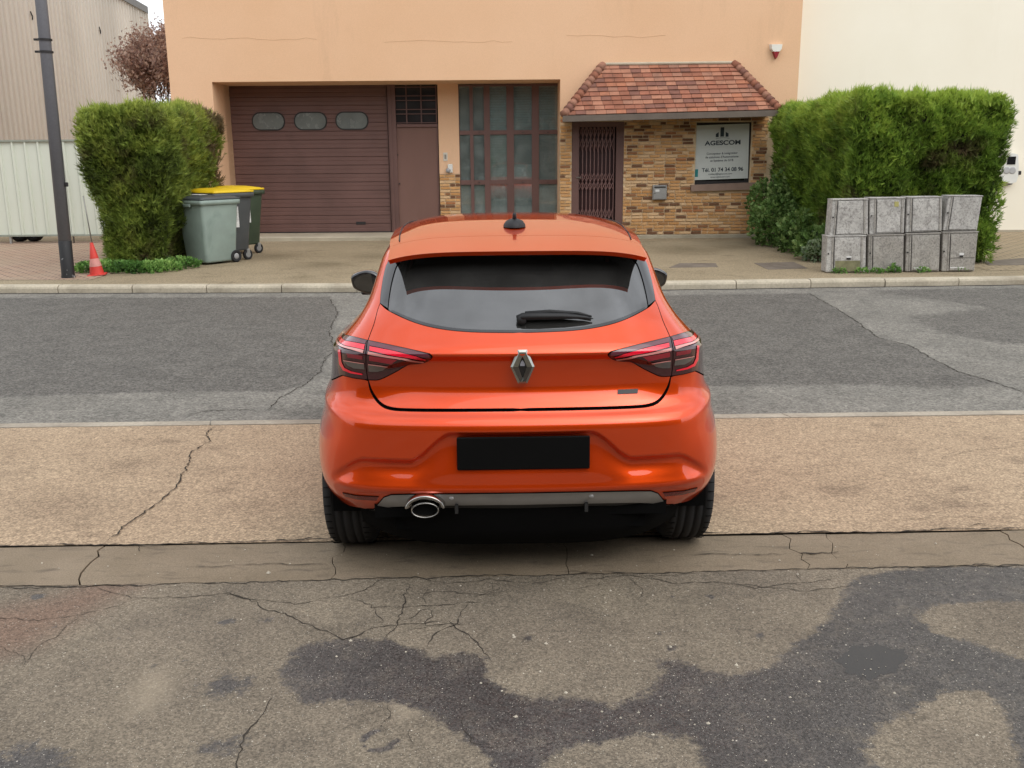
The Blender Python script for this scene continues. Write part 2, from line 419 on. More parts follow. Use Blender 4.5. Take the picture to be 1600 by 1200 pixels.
# near kerb stones
m_kerb = simple('kerb_concrete', srgb('#a59b8b'), .85, var=.18, scale=3, fine=.15, dirt='#7d7264', bump=.35, bscale=120)
near_kerb = empty('near_kerb'); near_kerb['kind'] = 'structure'
jx = atZ(322, 664).x; xs = [jx + (i - 9) * 1.95 for i in range(20)]
for a, b_ in zip(xs, xs[1:]):
    b = MB(); g = .004
    b.quadbox([(a + g + .03, y_kb0(a) + .004, .004), (b_ - g + .03, y_kb0(b_) + .004, .004), (b_ - g, y_kb1(b_), 0), (a + g, y_kb1(a), 0)], (0, 0, -1), .1)
    b.build('kerb_stone', m_kerb, near_kerb)

# --- road
R_D1 = gpoly([(-80, 466), (515, 464), (528, 490), (516, 520), (524, 548), (508, 560), (500, 582), (478, 600), (440, 612), (250, 612), (80, 618), (-80, 622)], RZ)
R_D2 = gpoly([(900, 464), (1262, 458), (1300, 478), (1335, 500), (1370, 528), (1420, 540), (1455, 560), (1500, 582), (1560, 600), (1500, 606), (1300, 600), (1130, 604), (900, 610)], RZ)
R_D3 = gpoly([(1330, 452), (1700, 446), (1700, 545), (1560, 540), (1450, 520), (1400, 495), (1520, 480)], RZ)
R_L1 = gpoly([(275, 517), (300, 510), (340, 504), (430, 508), (380, 514), (320, 519)], RZ)
def f_rw(P):
    w = .5 + np.clip(seg_dist(P, R_D1) / .16, -1, 1) * .5
    w = np.maximum(w, .5 + np.clip(seg_dist(P, R_D2) / .16, -1, 1) * .5)
    w = np.maximum(w, .62 * gsm(seg_dist(P, R_D3), -.3, .3)); return w - .35 * gsm(seg_dist(P, R_L1), -.15, .15)
def f_rl(P): return .5 * gsm(seg_dist(P, R_L1), -.2, .2)
GX3 = graded(-60, -7.4, 7.4, 60, .06, 10)
sheet('road', GX3, lambda x: y_kb1(x) + .002, lambda x: y_fk(x), np.linspace(0, 1, 110), RZ, m_road, {'wet': f_rw, 'tint': lambda P: 0 * P[:, 0], 'light': f_rl})
# far kerb
m_fkerb = simple('pale_kerb_concrete', srgb('#b3a995'), .85, var=.15, scale=2.5, fine=.12, dirt='#857a68', bump=.3, bscale=90)
far_kerb = empty('far_kerb'); far_kerb['kind'] = 'structure'
j0 = atZ(1272, 440, PZ).x; L = 1.01
for i in range(-22, 24):
    a, b_ = j0 + i * L, j0 + (i + 1) * L; g = .006; dz = random.uniform(-.004, .004); dy = random.uniform(-.006, .006)
    pr = [(0, RZ - .05), (0, PZ - .035 + dz), (.012, PZ - .012 + dz), (.04, PZ + .003 + dz), (.165, PZ + .004 + dz), (.165, RZ - .05)]
    bm = bmesh.new(); A = [bm.verts.new((a + g, y_fk(a) + dy + y, z)) for y, z in pr]; B = [bm.verts.new((b_ - g, y_fk(b_) + dy + y, z)) for y, z in pr]
    bm.faces.new(A); bm.faces.new(B[::-1])
    for q in range(6): bm.faces.new((A[q], B[q], B[(q + 1) % 6], A[(q + 1) % 6]))
    me = bpy.data.meshes.new('kerb_stone'); bmesh.ops.recalc_face_normals(bm, faces=bm.faces); bm.to_mesh(me); bm.free(); mesh_obj('kerb_stone', me, far_kerb, m_fkerb)
# dark silt line at the kerb foot
sheet('road_edge_silt', np.linspace(-12, 12, 90), lambda x: y_fk(x) - .045 - .015 * math.sin(x * 7), lambda x: y_fk(x) - .001, [0, 1], RZ + .004, m_joint)

# --- far footway
m_far = aggregate('far_footway_aggregate', srgb('#94866d'), srgb('#a3947a'), srgb('#5f543f'), .6, .7, .4)
FF = [(590, 400, .6), (880, 395, .9), (500, 415, .5), (1060, 390, .7), (430, 400, .5), (1150, 385, .6), (470, 433, .15), (1280, 400, .5), (700, 380, 1.2)]
def f_fs(P):
    w = np.zeros(len(P))
    for x, y, r in FF:
        c = atZ(x, y, PZ); w = np.maximum(w, .6 * np.exp(-((P[:, 0] - c.x) ** 2 + ((P[:, 1] - c.y) * .8) ** 2) / r ** 2))
    return w
sheet('far_footway', graded(-60, -8, 9, 60, .12, 10), lambda x: y_fk(x) + .16, lambda x: 60, np.concatenate([np.linspace(0, .16, 60), np.linspace(.17, 1, 12)]), PZ, m_far, {'stain': f_fs})

def pavers(name, c1, c2, c3, mort, sx):
    k = NT(name); br = k.n('TexBrick'); mp = k.n('Mapping'); k.l(k.tc.outputs['Object'], mp.inputs[0]); k.l(mp.outputs[0], br.inputs[0])
    mp.inputs['Scale'].default_value = (sx, sx, sx)
    br.inputs['Scale'].default_value = 5; br.inputs['Brick Width'].default_value = 1.0; br.inputs['Row Height'].default_value = .55
    br.inputs['Mortar Size'].default_value = .07; br.inputs['Color1'].default_value = (*c1, 1); br.inputs['Color2'].default_value = (*c2, 1); br.inputs['Mortar'].default_value = (*mort, 1)
    c = k.mix(k.mapr(k.noise(1.5, 5), .4, .7, 0, .6), br.outputs['Color'], c3); c = k.mix(1.0, c, k.mapr(k.noise(60, 3), .3, .7, .8, 1.2), 'MULTIPLY')
    k.col(c); k.rough(.9); k.bump(br.outputs['Fac'], -.6, .01); return k.m
m_pl = pavers('pink_pavers', srgb('#b59a84'), srgb('#a98b74'), srgb('#9b8a74'), srgb('#5f5048'), 1.0)
m_pr = pavers('tan_pavers', srgb('#a8977c'), srgb('#9a886c'), srgb('#8a7b62'), srgb('#665a46'), .8)
sheet('paved_forecourt', [-30, atZ(20, 433, PZ).x, atZ(115, 432, PZ).x, -5.9], lambda x: y_fk(x) + .62, lambda x: 19.8, [0, 1], PZ + .004, m_pl)
sheet('paved_drive', [atZ(1532, 420, PZ).x, 30], lambda x: y_fk(x) + .75, lambda x: 20.3, [0, 1], PZ + .004, m_pr)
m_lid = simple('manhole_concrete', srgb('#6f655a'), .9, var=.2, scale=6, bump=.3, dirt='#5a4f45')
for pl, lab in (([(1045, 418), (1062, 411), (1118, 411), (1122, 417)], 'sunken reddish brown cover slab in the far footway behind the car roof'),
                ([(1178, 411), (1240, 409), (1262, 419), (1200, 421)], 'grey rectangular cover slab in the far footway beside the leafy shrub')):
    o = MB().quadbox([atZ(x, y, PZ + .004) for x, y in pl], (0, 0, -1), .03).build('drain_cover', m_lid); tag(o, lab, 'drain cover', 'cover slabs in the far footway')
o = MB().quadbox([atZ(x, y, PZ + .009) for x, y in [(1535, 408), (1600, 403), (1650, 403), (1650, 414), (1545, 414)]], (0, 0, -1), .03).build('drain_cover', m_lid)
tag(o, 'dark flat cover slab in the tan pavers at the right edge', 'drain cover', 'cover slabs in the far footway')

# --- cracks: narrow broken ribbons of dark open joint lying in the surface
m_crack = simple('crack_dark', (.05, .043, .036), 1.0, var=.3, scale=40, spec=.1)
def crack_mesh(paths, z, name, parent, seed=1):
    rnd = random.Random(seed); V = []; Fc = []
    for pts, w in paths:
        P = [atZ(x, y, 0) for x, y in pts]; Q = [P[0]]
        for a, b in zip(P, P[1:]):
            L = (b - a).length; n = max(2, int(L / .022)); d = (b - a).normalized(); nn = Vector((-d.y, d.x, 0)); off = 0
            for i in range(1, n + 1):
                off = off * .6 + rnd.gauss(0, .0055) if i < n else 0
                Q.append(a.lerp(b, i / n) + nn * off)
        base = len(V)
        for i, p in enumerate(Q):
            t = (Q[min(i + 1, len(Q) - 1)] - Q[max(i - 1, 0)]).normalized(); nn = Vector((-t.y, t.x, 0))
            e = min(1, i / 4, (len(Q) - 1 - i) / 4); ww = w * .8 * (.25 + .75 * max(e, .1)) * rnd.uniform(.3, 1.5) / 2
            V += [(p.x + nn.x * ww, p.y + nn.y * ww, z), (p.x - nn.x * ww, p.y - nn.y * ww, z)]
        for i in range(len(Q) - 1): Fc.append((base + 2 * i, base + 2 * i + 1, base + 2 * i + 3, base + 2 * i + 2))
    o = pydata(name, V, Fc, m_crack, parent); o['kind'] = 'stuff'; return o
yc = [([(-60, 918), (200, 914), (400, 909), (530, 906), (700, 901), (889, 898), (1100, 893), (1320, 888), (1660, 881)], .008), ([(-60, 921), (100, 918), (230, 915)], .006), ([(1330, 889), (1480, 886), (1660, 883)], .008), ([(600, 985), (622, 970), (650, 962), (668, 952), (690, 958)], .004), ([(668, 952), (662, 930), (672, 908)], .003), ([(740, 1000), (760, 985), (800, 978)], .003), ([(600, 925), (640, 930), (700, 925), (760, 930), (800, 922)], .003), ([(985, 905), (1005, 925), (1000, 940)], .003), ([(150, 918), (215, 935), (280, 934), (350, 928), (400, 938), (460, 945), (520, 935)], .004),
      ([(350, 925), (430, 955), (500, 985), (535, 1000), (590, 980), (650, 975), (700, 970)], .006),
      ([(520, 935), (560, 925), (600, 905), (650, 900)], .004), ([(640, 915), (630, 950), (615, 985), (600, 1000)], .005), ([(555, 935), (580, 950), (640, 948), (700, 945), (780, 940)], .004),
      ([(585, 950), (590, 975), (610, 980)], .004), ([(730, 945), (715, 975), (690, 985), (668, 1010)], .006), ([(700, 970), (740, 1000), (765, 1030)], .006),
      ([(680, 950), (665, 978), (700, 975), (735, 975)], .004), ([(640, 985), (690, 978)], .005), ([(655, 905), (700, 912), (760, 905), (830, 912), (900, 900)], .004), ([(735, 935), (790, 918)], .003),
      ([(425, 1090), (400, 1130), (375, 1165), (370, 1200), (373, 1260)], .007), ([(725, 1120), (735, 1160), (770, 1165)], .004), ([(605, 1095), (610, 1120), (600, 1150)], .003), ([(640, 1140), (645, 1170)], .003),
      ([(905, 905), (990, 900), (1060, 912), (1120, 910), (1180, 920), (1240, 912), (1300, 905)], .004), ([(1130, 910), (1200, 918), (1260, 925), (1330, 915)], .004), ([(1245, 895), (1255, 912)], .004), ([(1195, 920), (1200, 940)], .003), ([(1280, 895), (1300, 908)], .003),
      ([(885, 922), (930, 915), (960, 910)], .004), ([(940, 895), (945, 910)], .003), ([(990, 905), (1020, 900), (1050, 893)], .004), ([(860, 895), (940, 893), (1000, 899), (1090, 897)], .003),
      ([(-30, 965), (60, 970), (130, 960), (190, 945), (215, 935)], .003), ([(0, 1010), (40, 1035)], .003), ([(130, 960), (60, 1010), (30, 1050)], .003), ([(770, 910), (775, 935)], .003)]
crack_mesh(yc, .0022, 'crack', yard, 3)
ef = bpy.data.objects['near_footway']
fc = [([(335, 668), (322, 682), (330, 690), (300, 706), (288, 738), (282, 752), (268, 768), (250, 785), (222, 805), (190, 825), (165, 848)], .009),
      ([(1140, 836), (1250, 832), (1400, 833), (1480, 827), (1530, 829), (1600, 825)], .011), ([(-30, 855), (90, 852), (200, 853), (320, 850), (450, 846), (530, 843)], .012), ([(540, 842), (700, 838), (900, 835), (1130, 834)], .01),
      ([(1500, 828), (1530, 820), (1570, 825)], .006), ([(1400, 815), (1500, 808), (1590, 812)], .003), ([(1460, 720), (1520, 705), (1590, 700)], .003)]
crack_mesh(fc, .0068, 'crack', ef, 5)
gc = [([(290, 886), (340, 886), (430, 881), (510, 882)], .006), ([(1075, 867), (1150, 867), (1230, 865)], .007), ([(1250, 865), (1310, 863)], .02), ([(215, 853), (218, 862)], .012)]
o = crack_mesh(gc, .0035, 'crack', gutter, 7)
rd = bpy.data.objects['road']
rc = []
def crack_mesh_road():
    V = []
    global atZ
    old = atZ
    try:
        atZ = lambda x, y, z=0: old(x, y, RZ)
        crack_mesh([([(515, 466), (528, 490), (520, 505), (514, 520), (524, 548), (508, 560), (500, 582), (478, 600), (440, 620), (420, 640)], .009),
                    ([(1262, 458), (1300, 478), (1335, 500), (1372, 528), (1420, 540), (1455, 560), (1500, 582), (1560, 600), (1640, 625)], .012),
                    ([(280, 650), (330, 642), (400, 640)], .008)], RZ + .004, 'crack', rd, 9)
    finally: atZ = old
crack_mesh_road()

# loose grit on the yard and gutter
rnd = np.random.default_rng(5); N = 1900
X = rnd.uniform(-2.4, 2.5, N); Yv = rnd.uniform(1.9, 4.1, N)
dens_ = np.exp(-((X - .9) ** 2) / .9 - ((Yv - 2.9) ** 2) / .6) + .22; keep = rnd.random(N) < dens_; X = X[keep]; Yv = Yv[keep]
V = []; Fc = []
for x, y in zip(X, Yv):
    r = float(rnd.gamma(1.6, .0009) + .0008); b0 = len(V); a0 = rnd.random() * 6
    for j in range(5): V.append((x + r * math.cos(a0 + j * 1.256) * (1 + .3 * rnd.random()), y + r * math.sin(a0 + j * 1.256), .0005))
    V.append((x, y, .0012 + r * .9))
    for j in range(5): Fc.append((b0 + j, b0 + (j + 1) % 5, b0 + 5))
m_grit = simple('grit', srgb('#b9b09f'), .8, var=.35, scale=40)
tag(pydata('loose_grit', V, Fc, m_grit), 'pale loose grit scattered over the dark wet asphalt in the foreground', 'gravel', kind='stuff')
# ================================================================== THE CAR
CAR_D = 3.60                                      # metres from the lens to the rear bumper, used to read the picture
kp = NT('orange_paint'); fl = kp.vor(900); 
cc = kp.mix(kp.mapr(kp.noise(2, 2), .3, .7), (.73, .060, .0007), (.68, .054, .0006)); kp.col(cc)
kp.b.inputs['Metallic'].default_value = .6; kp.rough(.34); kp.b.inputs['Coat Weight'].default_value = 1.0; kp.b.inputs['Coat Roughness'].default_value = .025
kp.b.inputs['Coat IOR'].default_value = 1.6; kp.b.inputs['Specular Tint'].default_value = (1, .5, .25, 1)
m_paint = kp.m
def plastic(name, c, r, spec=.5, coat=0, metal=0):
    k = NT(name); k.col(k.mix(k.mapr(k.noise(9, 4), .3, .7), tuple(x * .88 for x in c), tuple(min(1, x * 1.1) for x in c))); k.rough(r)
    k.b.inputs['Specular IOR Level'].default_value = spec; k.b.inputs['Coat Weight'].default_value = coat; k.b.inputs['Metallic'].default_value = metal
    k.b.inputs['Coat Roughness'].default_value = .03; return k.m
m_blk = plastic('black_plastic', (.011, .011, .012), .6)
m_gloss = plastic('gloss_black', (.008, .008, .009), .12, coat=1)
m_trim = plastic('satin_grey_trim', (.36, .355, .35), .42, metal=.35)
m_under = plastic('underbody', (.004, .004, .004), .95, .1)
m_chrome = plastic('chrome', (.46, .45, .43), .18, metal=1)
m_badge = plastic('badge_chrome', (.36, .37, .34), .22, metal=1)
m_tyre = plastic('tyre_rubber', (.017, .017, .018), .78, .4)
m_rim = plastic('rim_alloy', (.35, .35, .36), .3, metal=.9)
m_int = plastic('interior_cloth', (.02, .02, .022), .9)
m_lens = plastic('dark_red_lens', (.045, .004, .008), .12, coat=1)
m_lband = plastic('mauve_lens_band', (.12, .02, .035), .12, coat=1)
m_lred = plastic('bright_red_lens', (.85, .004, .03), .15, coat=1)
m_lwht = plastic('pale_light_guide', (.66, .28, .25), .15, coat=1)
m_lgry = plastic('grey_reflector', (.17, .15, .14), .15, coat=1, metal=.5)
m_plate = plastic('plate_black', (.0015, .0015, .0015), .6, .15)
def glass_mat(name, tint, density, ior=1.5, film=(.35, .34, .32)):
    k = NT(name); k.t.nodes.remove(k.b)
    tr = k.n('BsdfTransparent'); tr.inputs[0].default_value = (*tint, 1)
    gl = k.n('BsdfGlossy'); gl.inputs['Roughness'].default_value = .015; gl.inputs[0].default_value = (1, 1, 1, 1)
    fr = k.n('Fresnel'); fr.inputs[0].default_value = ior; mx = k.n('MixShader')
    k.l(fr.outputs[0], mx.inputs[0]); k.l(tr.outputs[0], mx.inputs[1]); k.l(gl.outputs[0], mx.inputs[2])
    # thin dust film, thickened to paint in a pale sheen of reflected sky
    df = k.n('BsdfDiffuse'); df.inputs[0].default_value = (*film, 1); m2 = k.n('MixShader')
    k.l(k.mapr(k.noise(4, 6, rough=.65), .35, .75, density * .4, density), m2.inputs[0]); k.l(mx.outputs[0], m2.inputs[1]); k.l(df.outputs[0], m2.inputs[2])
    k.l(m2.outputs[0], k.out.inputs[0]); return k.m
m_glass = glass_mat('tinted_car_glass', (.07, .08, .08), .12, 2.35)
m_wglass = glass_mat('windscreen_glass', (.65, .68, .66), .02)

# --- control net: 12 stations round the half body, rings from sill to roof edge
RINGS = [  # Y0, Zr, W, dZ3, dZ4, Wm, Zs, Wf, Zf, Yf
    (.100, .330, .845, -.03, -.05, .80, .19, .80, .22, 3.93),
    (.035, .400, .890, -.02, -.03, .85, .27, .87, .30, 4.02),
    (.004, .480, .905, -.01, -.01, .87, .40, .89, .42, 4.05),
    (.000, .580, .898, 0, 0, .875, .52, .89, .52, 4.05),
    (.000, .680, .872, 0, 0, .88, .64, .885, .62, 4.03),
    (.003, .712, .864, 0, 0, .875, .71, .87, .67, 4.00),
    (.020, .738, .858, .005, .01, .87, .76, .86, .71, 3.95),
    (.048, .760, .842, .005, .01, .866, .80, .85, .73, 3.92),
    (.068, .800, .822, .005, .01, .86, .84, .84, .745, 3.90),
    (.074, .890, .808, .0, .0, .85, .88, .83, .76, 3.88),
    (.058, .982, .800, -.005, -.01, .82, .92, .79, .79, 3.80),
    (.070, 1.006, .775, -.01, -.012, .80, .935, .74, .83, 3.6),
    (.112, 1.044, .730, 0, 0, .77, .945, .70, .92, 3.1),
    (.155, 1.082, .690, .01, .01, .745, .96, .66, .96, 2.9),
    (.240, 1.150, .656, 0, 0, .715, 1.06, .64, 1.04, 2.75),
    (.340, 1.240, .628, 0, 0, .675, 1.18, .60, 1.16, 2.52),
    (.415, 1.315, .603, 0, 0, .63, 1.30, .57, 1.28, 2.28),
    (.455, 1.350, .575, 0, 0, .595, 1.365, .55, 1.35, 2.08)]
def net():
    N = []
    for i, (Y0, Zr, W, d3, d4, Wm, Zs, Wf, Zf, Yf) in enumerate(RINGS):
        k = max(0, (Yf - 2.0) / 2.05); up = max(0, (i - 12) / 5)
        q6 = 1.35 + .15 * k; q8 = Yf - (.25 + .55 * k); q9 = Yf - (.12 + .18 * k); q7 = q6 + .55 * (q8 - q6)
        z5 = Zr * .5 + Zs * .5 if i < 2 else Zr * .75 + Zs * .25
        y4 = Y0 + .30 - .08 * up; y5 = max(Y0 + .5, .66 + .0 * up)
        lo_ = min(1, max(0, (8.5 - i) / 4.0)); f3 = .895 - .045 * lo_; f4 = .972 - .036 * lo_
        N.append([(0, Y0, Zr), (.40 * W, Y0 + .012, Zr), (.69 * W, Y0 + .052, Zr + d3 * .3), (f3 * W, Y0 + .145, Zr + d3), (f4 * W, y4, Zr + d4), (W, y5, z5),
                  (Wm, q6, Zs), (Wm * .998, q7, Zs), (Wf, q8, Zf), (Wf * .93, q9, Zf), (Wf * .55, Yf - .03 - .05 * k, Zf), (0, Yf, Zf)])
    return np.array(N)
def pchip(y, sub):
    """monotone cubic through samples along axis 0"""
    n = len(y); d = y[1:] - y[:-1]; m = np.zeros_like(y)
    a, b = d[:-1], d[1:]; s = a * b > 0
    with np.errstate(divide='ignore', invalid='ignore'): hm = np.where(s, 2 * a * b / (a + b), 0)
    m[1:-1] = hm; m[0] = d[0]; m[-1] = d[-1]
    out = []
    for i in range(n - 1):
        t = (np.arange(sub) / sub).reshape(-1, *([1] * (y.ndim - 1)))
        out.append(y[i] * (2 * t ** 3 - 3 * t ** 2 + 1) + m[i] * (t ** 3 - 2 * t ** 2 + t) + y[i + 1] * (-2 * t ** 3 + 3 * t ** 2) + m[i + 1] * (t ** 3 - t ** 2))
    out.append(y[-1:]); return np.concatenate(out)
SUB = 12
G_ = net()
# mirror across q=0 so that the centre line stays smooth
Gm = np.concatenate([G_[:, 1:3][:, ::-1] * np.array([-1, 1, 1]), G_, G_[:, 9:11][:, ::-1] * np.array([-1, 1, 1])], 1)
Gf = pchip(Gm, SUB); Gf = pchip(Gf.transpose(1, 0, 2), SUB).transpose(1, 0, 2)
def gauss(A, s, ax):
    r = int(3 * s); kx = np.exp(-.5 * (np.arange(-r, r + 1) / s) ** 2); kx /= kx.sum()
    A = np.moveaxis(A, ax, 0); pad = np.concatenate([2 * A[:1] - A[1:r + 1][::-1], A, 2 * A[-1:] - A[-r - 1:-1][::-1]])
    o = sum(kx[i] * pad[i:i + len(A)] for i in range(2 * r + 1)); return np.moveaxis(o, 0, ax)
Gf = gauss(gauss(Gf, 4.0, 1), 3.2, 0)
Q0 = 2 * SUB
def bicubic(q, v):
    x = np.clip(np.asarray(q, float) * SUB + Q0, 1, Gf.shape[1] - 2.001); y = np.clip(np.asarray(v, float) * SUB, 0, Gf.shape[0] - 1.001)
    xi = x.astype(int); yi = y.astype(int); fx = (x - xi)[:, None]; fy = (y - yi)[:, None]
    def w(t): return (-.5 * t + t * t - .5 * t ** 3, 1 - 2.5 * t * t + 1.5 * t ** 3, .5 * t + 2 * t * t - 1.5 * t ** 3, -.5 * t * t + .5 * t ** 3)
    wx, wy = w(fx), w(fy); out = 0
    for j in range(4):
        yy = np.clip(yi + j - 1, 0, Gf.shape[0] - 1)
        for i in range(4): out = out + wy[j] * wx[i] * Gf[yy, np.clip(xi + i - 1, 0, Gf.shape[1] - 1)]
    return out
def sst(x, a, b): t = np.clip((x - a) / (b - a), 0, 1); return t * t * (3 - 2 * t)
def surf(q, v):
    """body skin with the pressed-in features of bumper and tailgate"""
    P = bicubic(q, v); x = np.abs(P[:, 0]); z = P[:, 2]; rear = (P[:, 1] < .62)
    # bumper recess under the wing-shaped crease
    zt = .688 - .115 * sst(x, .27, .45) - .10 * sst(x, .62, .82)
    t = zt - z
    g = sst(t, -.008, .024) * (1 - .92 * sst(t, .03, np.maximum(zt - .455, .06)))
    D = .034 * g * (1 - .35 * sst(x, .48, .68)) * (1 - sst(x, .66, .80))
    # lower lip
    D -= .010 * np.exp(-((z - .447) / .02) ** 2) * (1 - sst(x, .70, .80))
    # small wing recess over the reflectors
    # tailgate hollow between crease and lower edge
    ztop = .985 - .05 * sst(x, .33, .62)
    g2 = sst(ztop - z, -.004, .03) * sst(z, .765, .85)
    D += .022 * g2 * (1 - sst(x, .40, .66))
    P = P.copy(); P[:, 1] += np.where(rear, D, 0)
    return P
def surf_n(q, v, e=.02):
    q = np.asarray(q, float); v = np.asarray(v, float)
    du = surf(q + e, v) - surf(q - e, v); dv = surf(q, v + e) - surf(q, np.maximum(v - e, 0))
    n = np.cross(dv, du); n /= np.maximum(np.linalg.norm(n, axis=1), 1e-9)[:, None]
    return -n
def vproj(P):
    Yd = CAR_D + P[:, 1]; h = P[:, 2] - CAM_H
    zc = math.cos(PITCH) * Yd - math.sin(PITCH) * h; yc = math.sin(PITCH) * Yd + math.cos(PITCH) * h
    return np.stack([P[:, 0] / zc * FPX, 600 - yc / zc * FPX], 1)
_qs, _vs = np.meshgrid(np.linspace(0, 5.2, 261), np.linspace(0, 17, 341)); _qs = _qs.ravel(); _vs = _vs.ravel()
_PP = surf(_qs, _vs); _PX = vproj(_PP)
_qs2, _vs2 = np.meshgrid(np.linspace(4, 10, 241), np.linspace(0, 17, 171)); _qs2 = _qs2.ravel(); _vs2 = _vs2.ravel(); _PS = surf(_qs2, _vs2)[:, 1:]
def newton(fn, q, v, tgt):
    for _ in range(6):
        e = 1e-3; f0 = fn(q, v) - tgt; fq = (fn(q + e, v) - fn(q - e, v)) / (2 * e); fv = (fn(q, v + e) - fn(q, v - e)) / (2 * e)
        J = np.array([[fq[0], fv[0]], [fq[1], fv[1]]]); det = np.linalg.det(J)
        if abs(det) < 1e-9: break
        s = np.linalg.solve(J, -f0); s = np.clip(s, -.08, .08); q, v = q + s[0], min(max(v + s[1], 0), 17)
    return q, v
def inv(px, py):
    """(q,v) under a pixel of the left half of the car"""
    t = np.array([813.0 - px, py]); 
    vis = _qs < 4.7
    d = np.hypot(_PX[:, 0] - t[0], _PX[:, 1] - t[1]) + np.where(vis, 0, 1e3); i = int(np.argmin(d)); q0, v0 = _qs[i], _vs[i]
    q, v = newton(lambda a, b: vproj(surf(np.array([a]), np.array([b])))[0], q0, v0, t)
    if abs(q - q0) > .15 or abs(v - v0) > .3: q, v = q0, v0
    return (max(q, 0), v)
def invS(Y, Z):
    d = np.hypot(_PS[:, 0] - Y, _PS[:, 1] - Z); i = int(np.argmin(d)); q0, v0 = _qs2[i], _vs2[i]
    q, v = newton(lambda a, b: surf(np.array([a]), np.array([b]))[0, 1:], q0, v0, np.array([Y, Z]))
    if abs(q - q0) > .15 or abs(v - v0) > .3: q, v = q0, v0
    return (q, v)
def vz(q, z):
    vv = np.linspace(0, 17, 400); Z = surf(np.full(400, q), vv)[:, 2]; i = int(np.argmin(np.abs(Z - z))); return (q, vv[i])
def smoothpx(pts, n=5, closed=False):
    """Catmull-Rom through pixel points"""
    out = []
    for i in range(len(pts) - 1):
        p0 = np.array(pts[max(i - 1, 0)]); p1 = np.array(pts[i]); p2 = np.array(pts[i + 1]); p3 = np.array(pts[min(i + 2, len(pts) - 1)])
        for j in range(n):
            t = j / n; out.append(tuple(.5 * ((2 * p1) + (-p0 + p2) * t + (2 * p0 - 5 * p1 + 4 * p2 - p3) * t * t + (-p0 + 3 * p1 - 3 * p2 + p3) * t ** 3)))
    out.append(tuple(pts[-1])); return out
def ipath(pts, n=5, smooth=True):
    pts = smoothpx(pts, n) if smooth else [tuple(np.array(a) + (np.array(b) - np.array(a)) * j / n) for a, b in zip(pts, pts[1:]) for j in range(n)] + [pts[-1]]
    return [inv(*p) for p in pts]
def seg(a, b, n=12): return [(a[0] + (b[0] - a[0]) * t, a[1] + (b[1] - a[1]) * t) for t in np.linspace(0, 1, n)]
def inset(poly, d):
    """shrink a (q,v) polygon by d metres measured on the skin"""
    P = np.array(poly); n = len(P); S = surf(P[:, 0], P[:, 1]); e = .01
    dq = np.linalg.norm(surf(P[:, 0] + e, P[:, 1]) - surf(P[:, 0] - e, P[:, 1]), axis=1) / (2 * e); dv = np.linalg.norm(surf(P[:, 0], P[:, 1] + e) - surf(P[:, 0], np.maximum(P[:, 1] - e, 0)), axis=1) / (2 * e)
    sc = np.stack([dq, np.maximum(dv, 1e-3)], 1); area = .5 * np.sum(P[:, 0] * np.roll(P[:, 1], -1) - np.roll(P[:, 0], -1) * P[:, 1]); sg = 1 if area > 0 else -1
    out = []
    for i in range(n):
        if P[i, 0] < 1e-4 or P[i, 0] > 10.9: out.append(tuple(P[i])); continue
        a = (P[i] - P[i - 1]) * sc[i]; b = (P[(i + 1) % n] - P[i]) * sc[i]
        la, lb = np.linalg.norm(a), np.linalg.norm(b)
        na = np.array([-a[1], a[0]]) / la * sg if la > 1e-9 else np.zeros(2); nb = np.array([-b[1], b[0]]) / lb * sg if lb > 1e-9 else na
        if la <= 1e-9: na = nb
        m = na + nb; m /= max(np.linalg.norm(m), 1e-6); m /= max(m @ na, .5)
        out.append(tuple(P[i] + m * d / sc[i]))
    return out
def clean(poly, e=1e-3):
    o = []
    for p in poly:
        p = (max(p[0], 0.0), min(max(p[1], 0), 17))
        if not o or abs(p[0] - o[-1][0]) + abs(p[1] - o[-1][1]) > e: o.append(p)
    if abs(o[0][0] - o[-1][0]) + abs(o[0][1] - o[-1][1]) < e: o.pop()
    return o
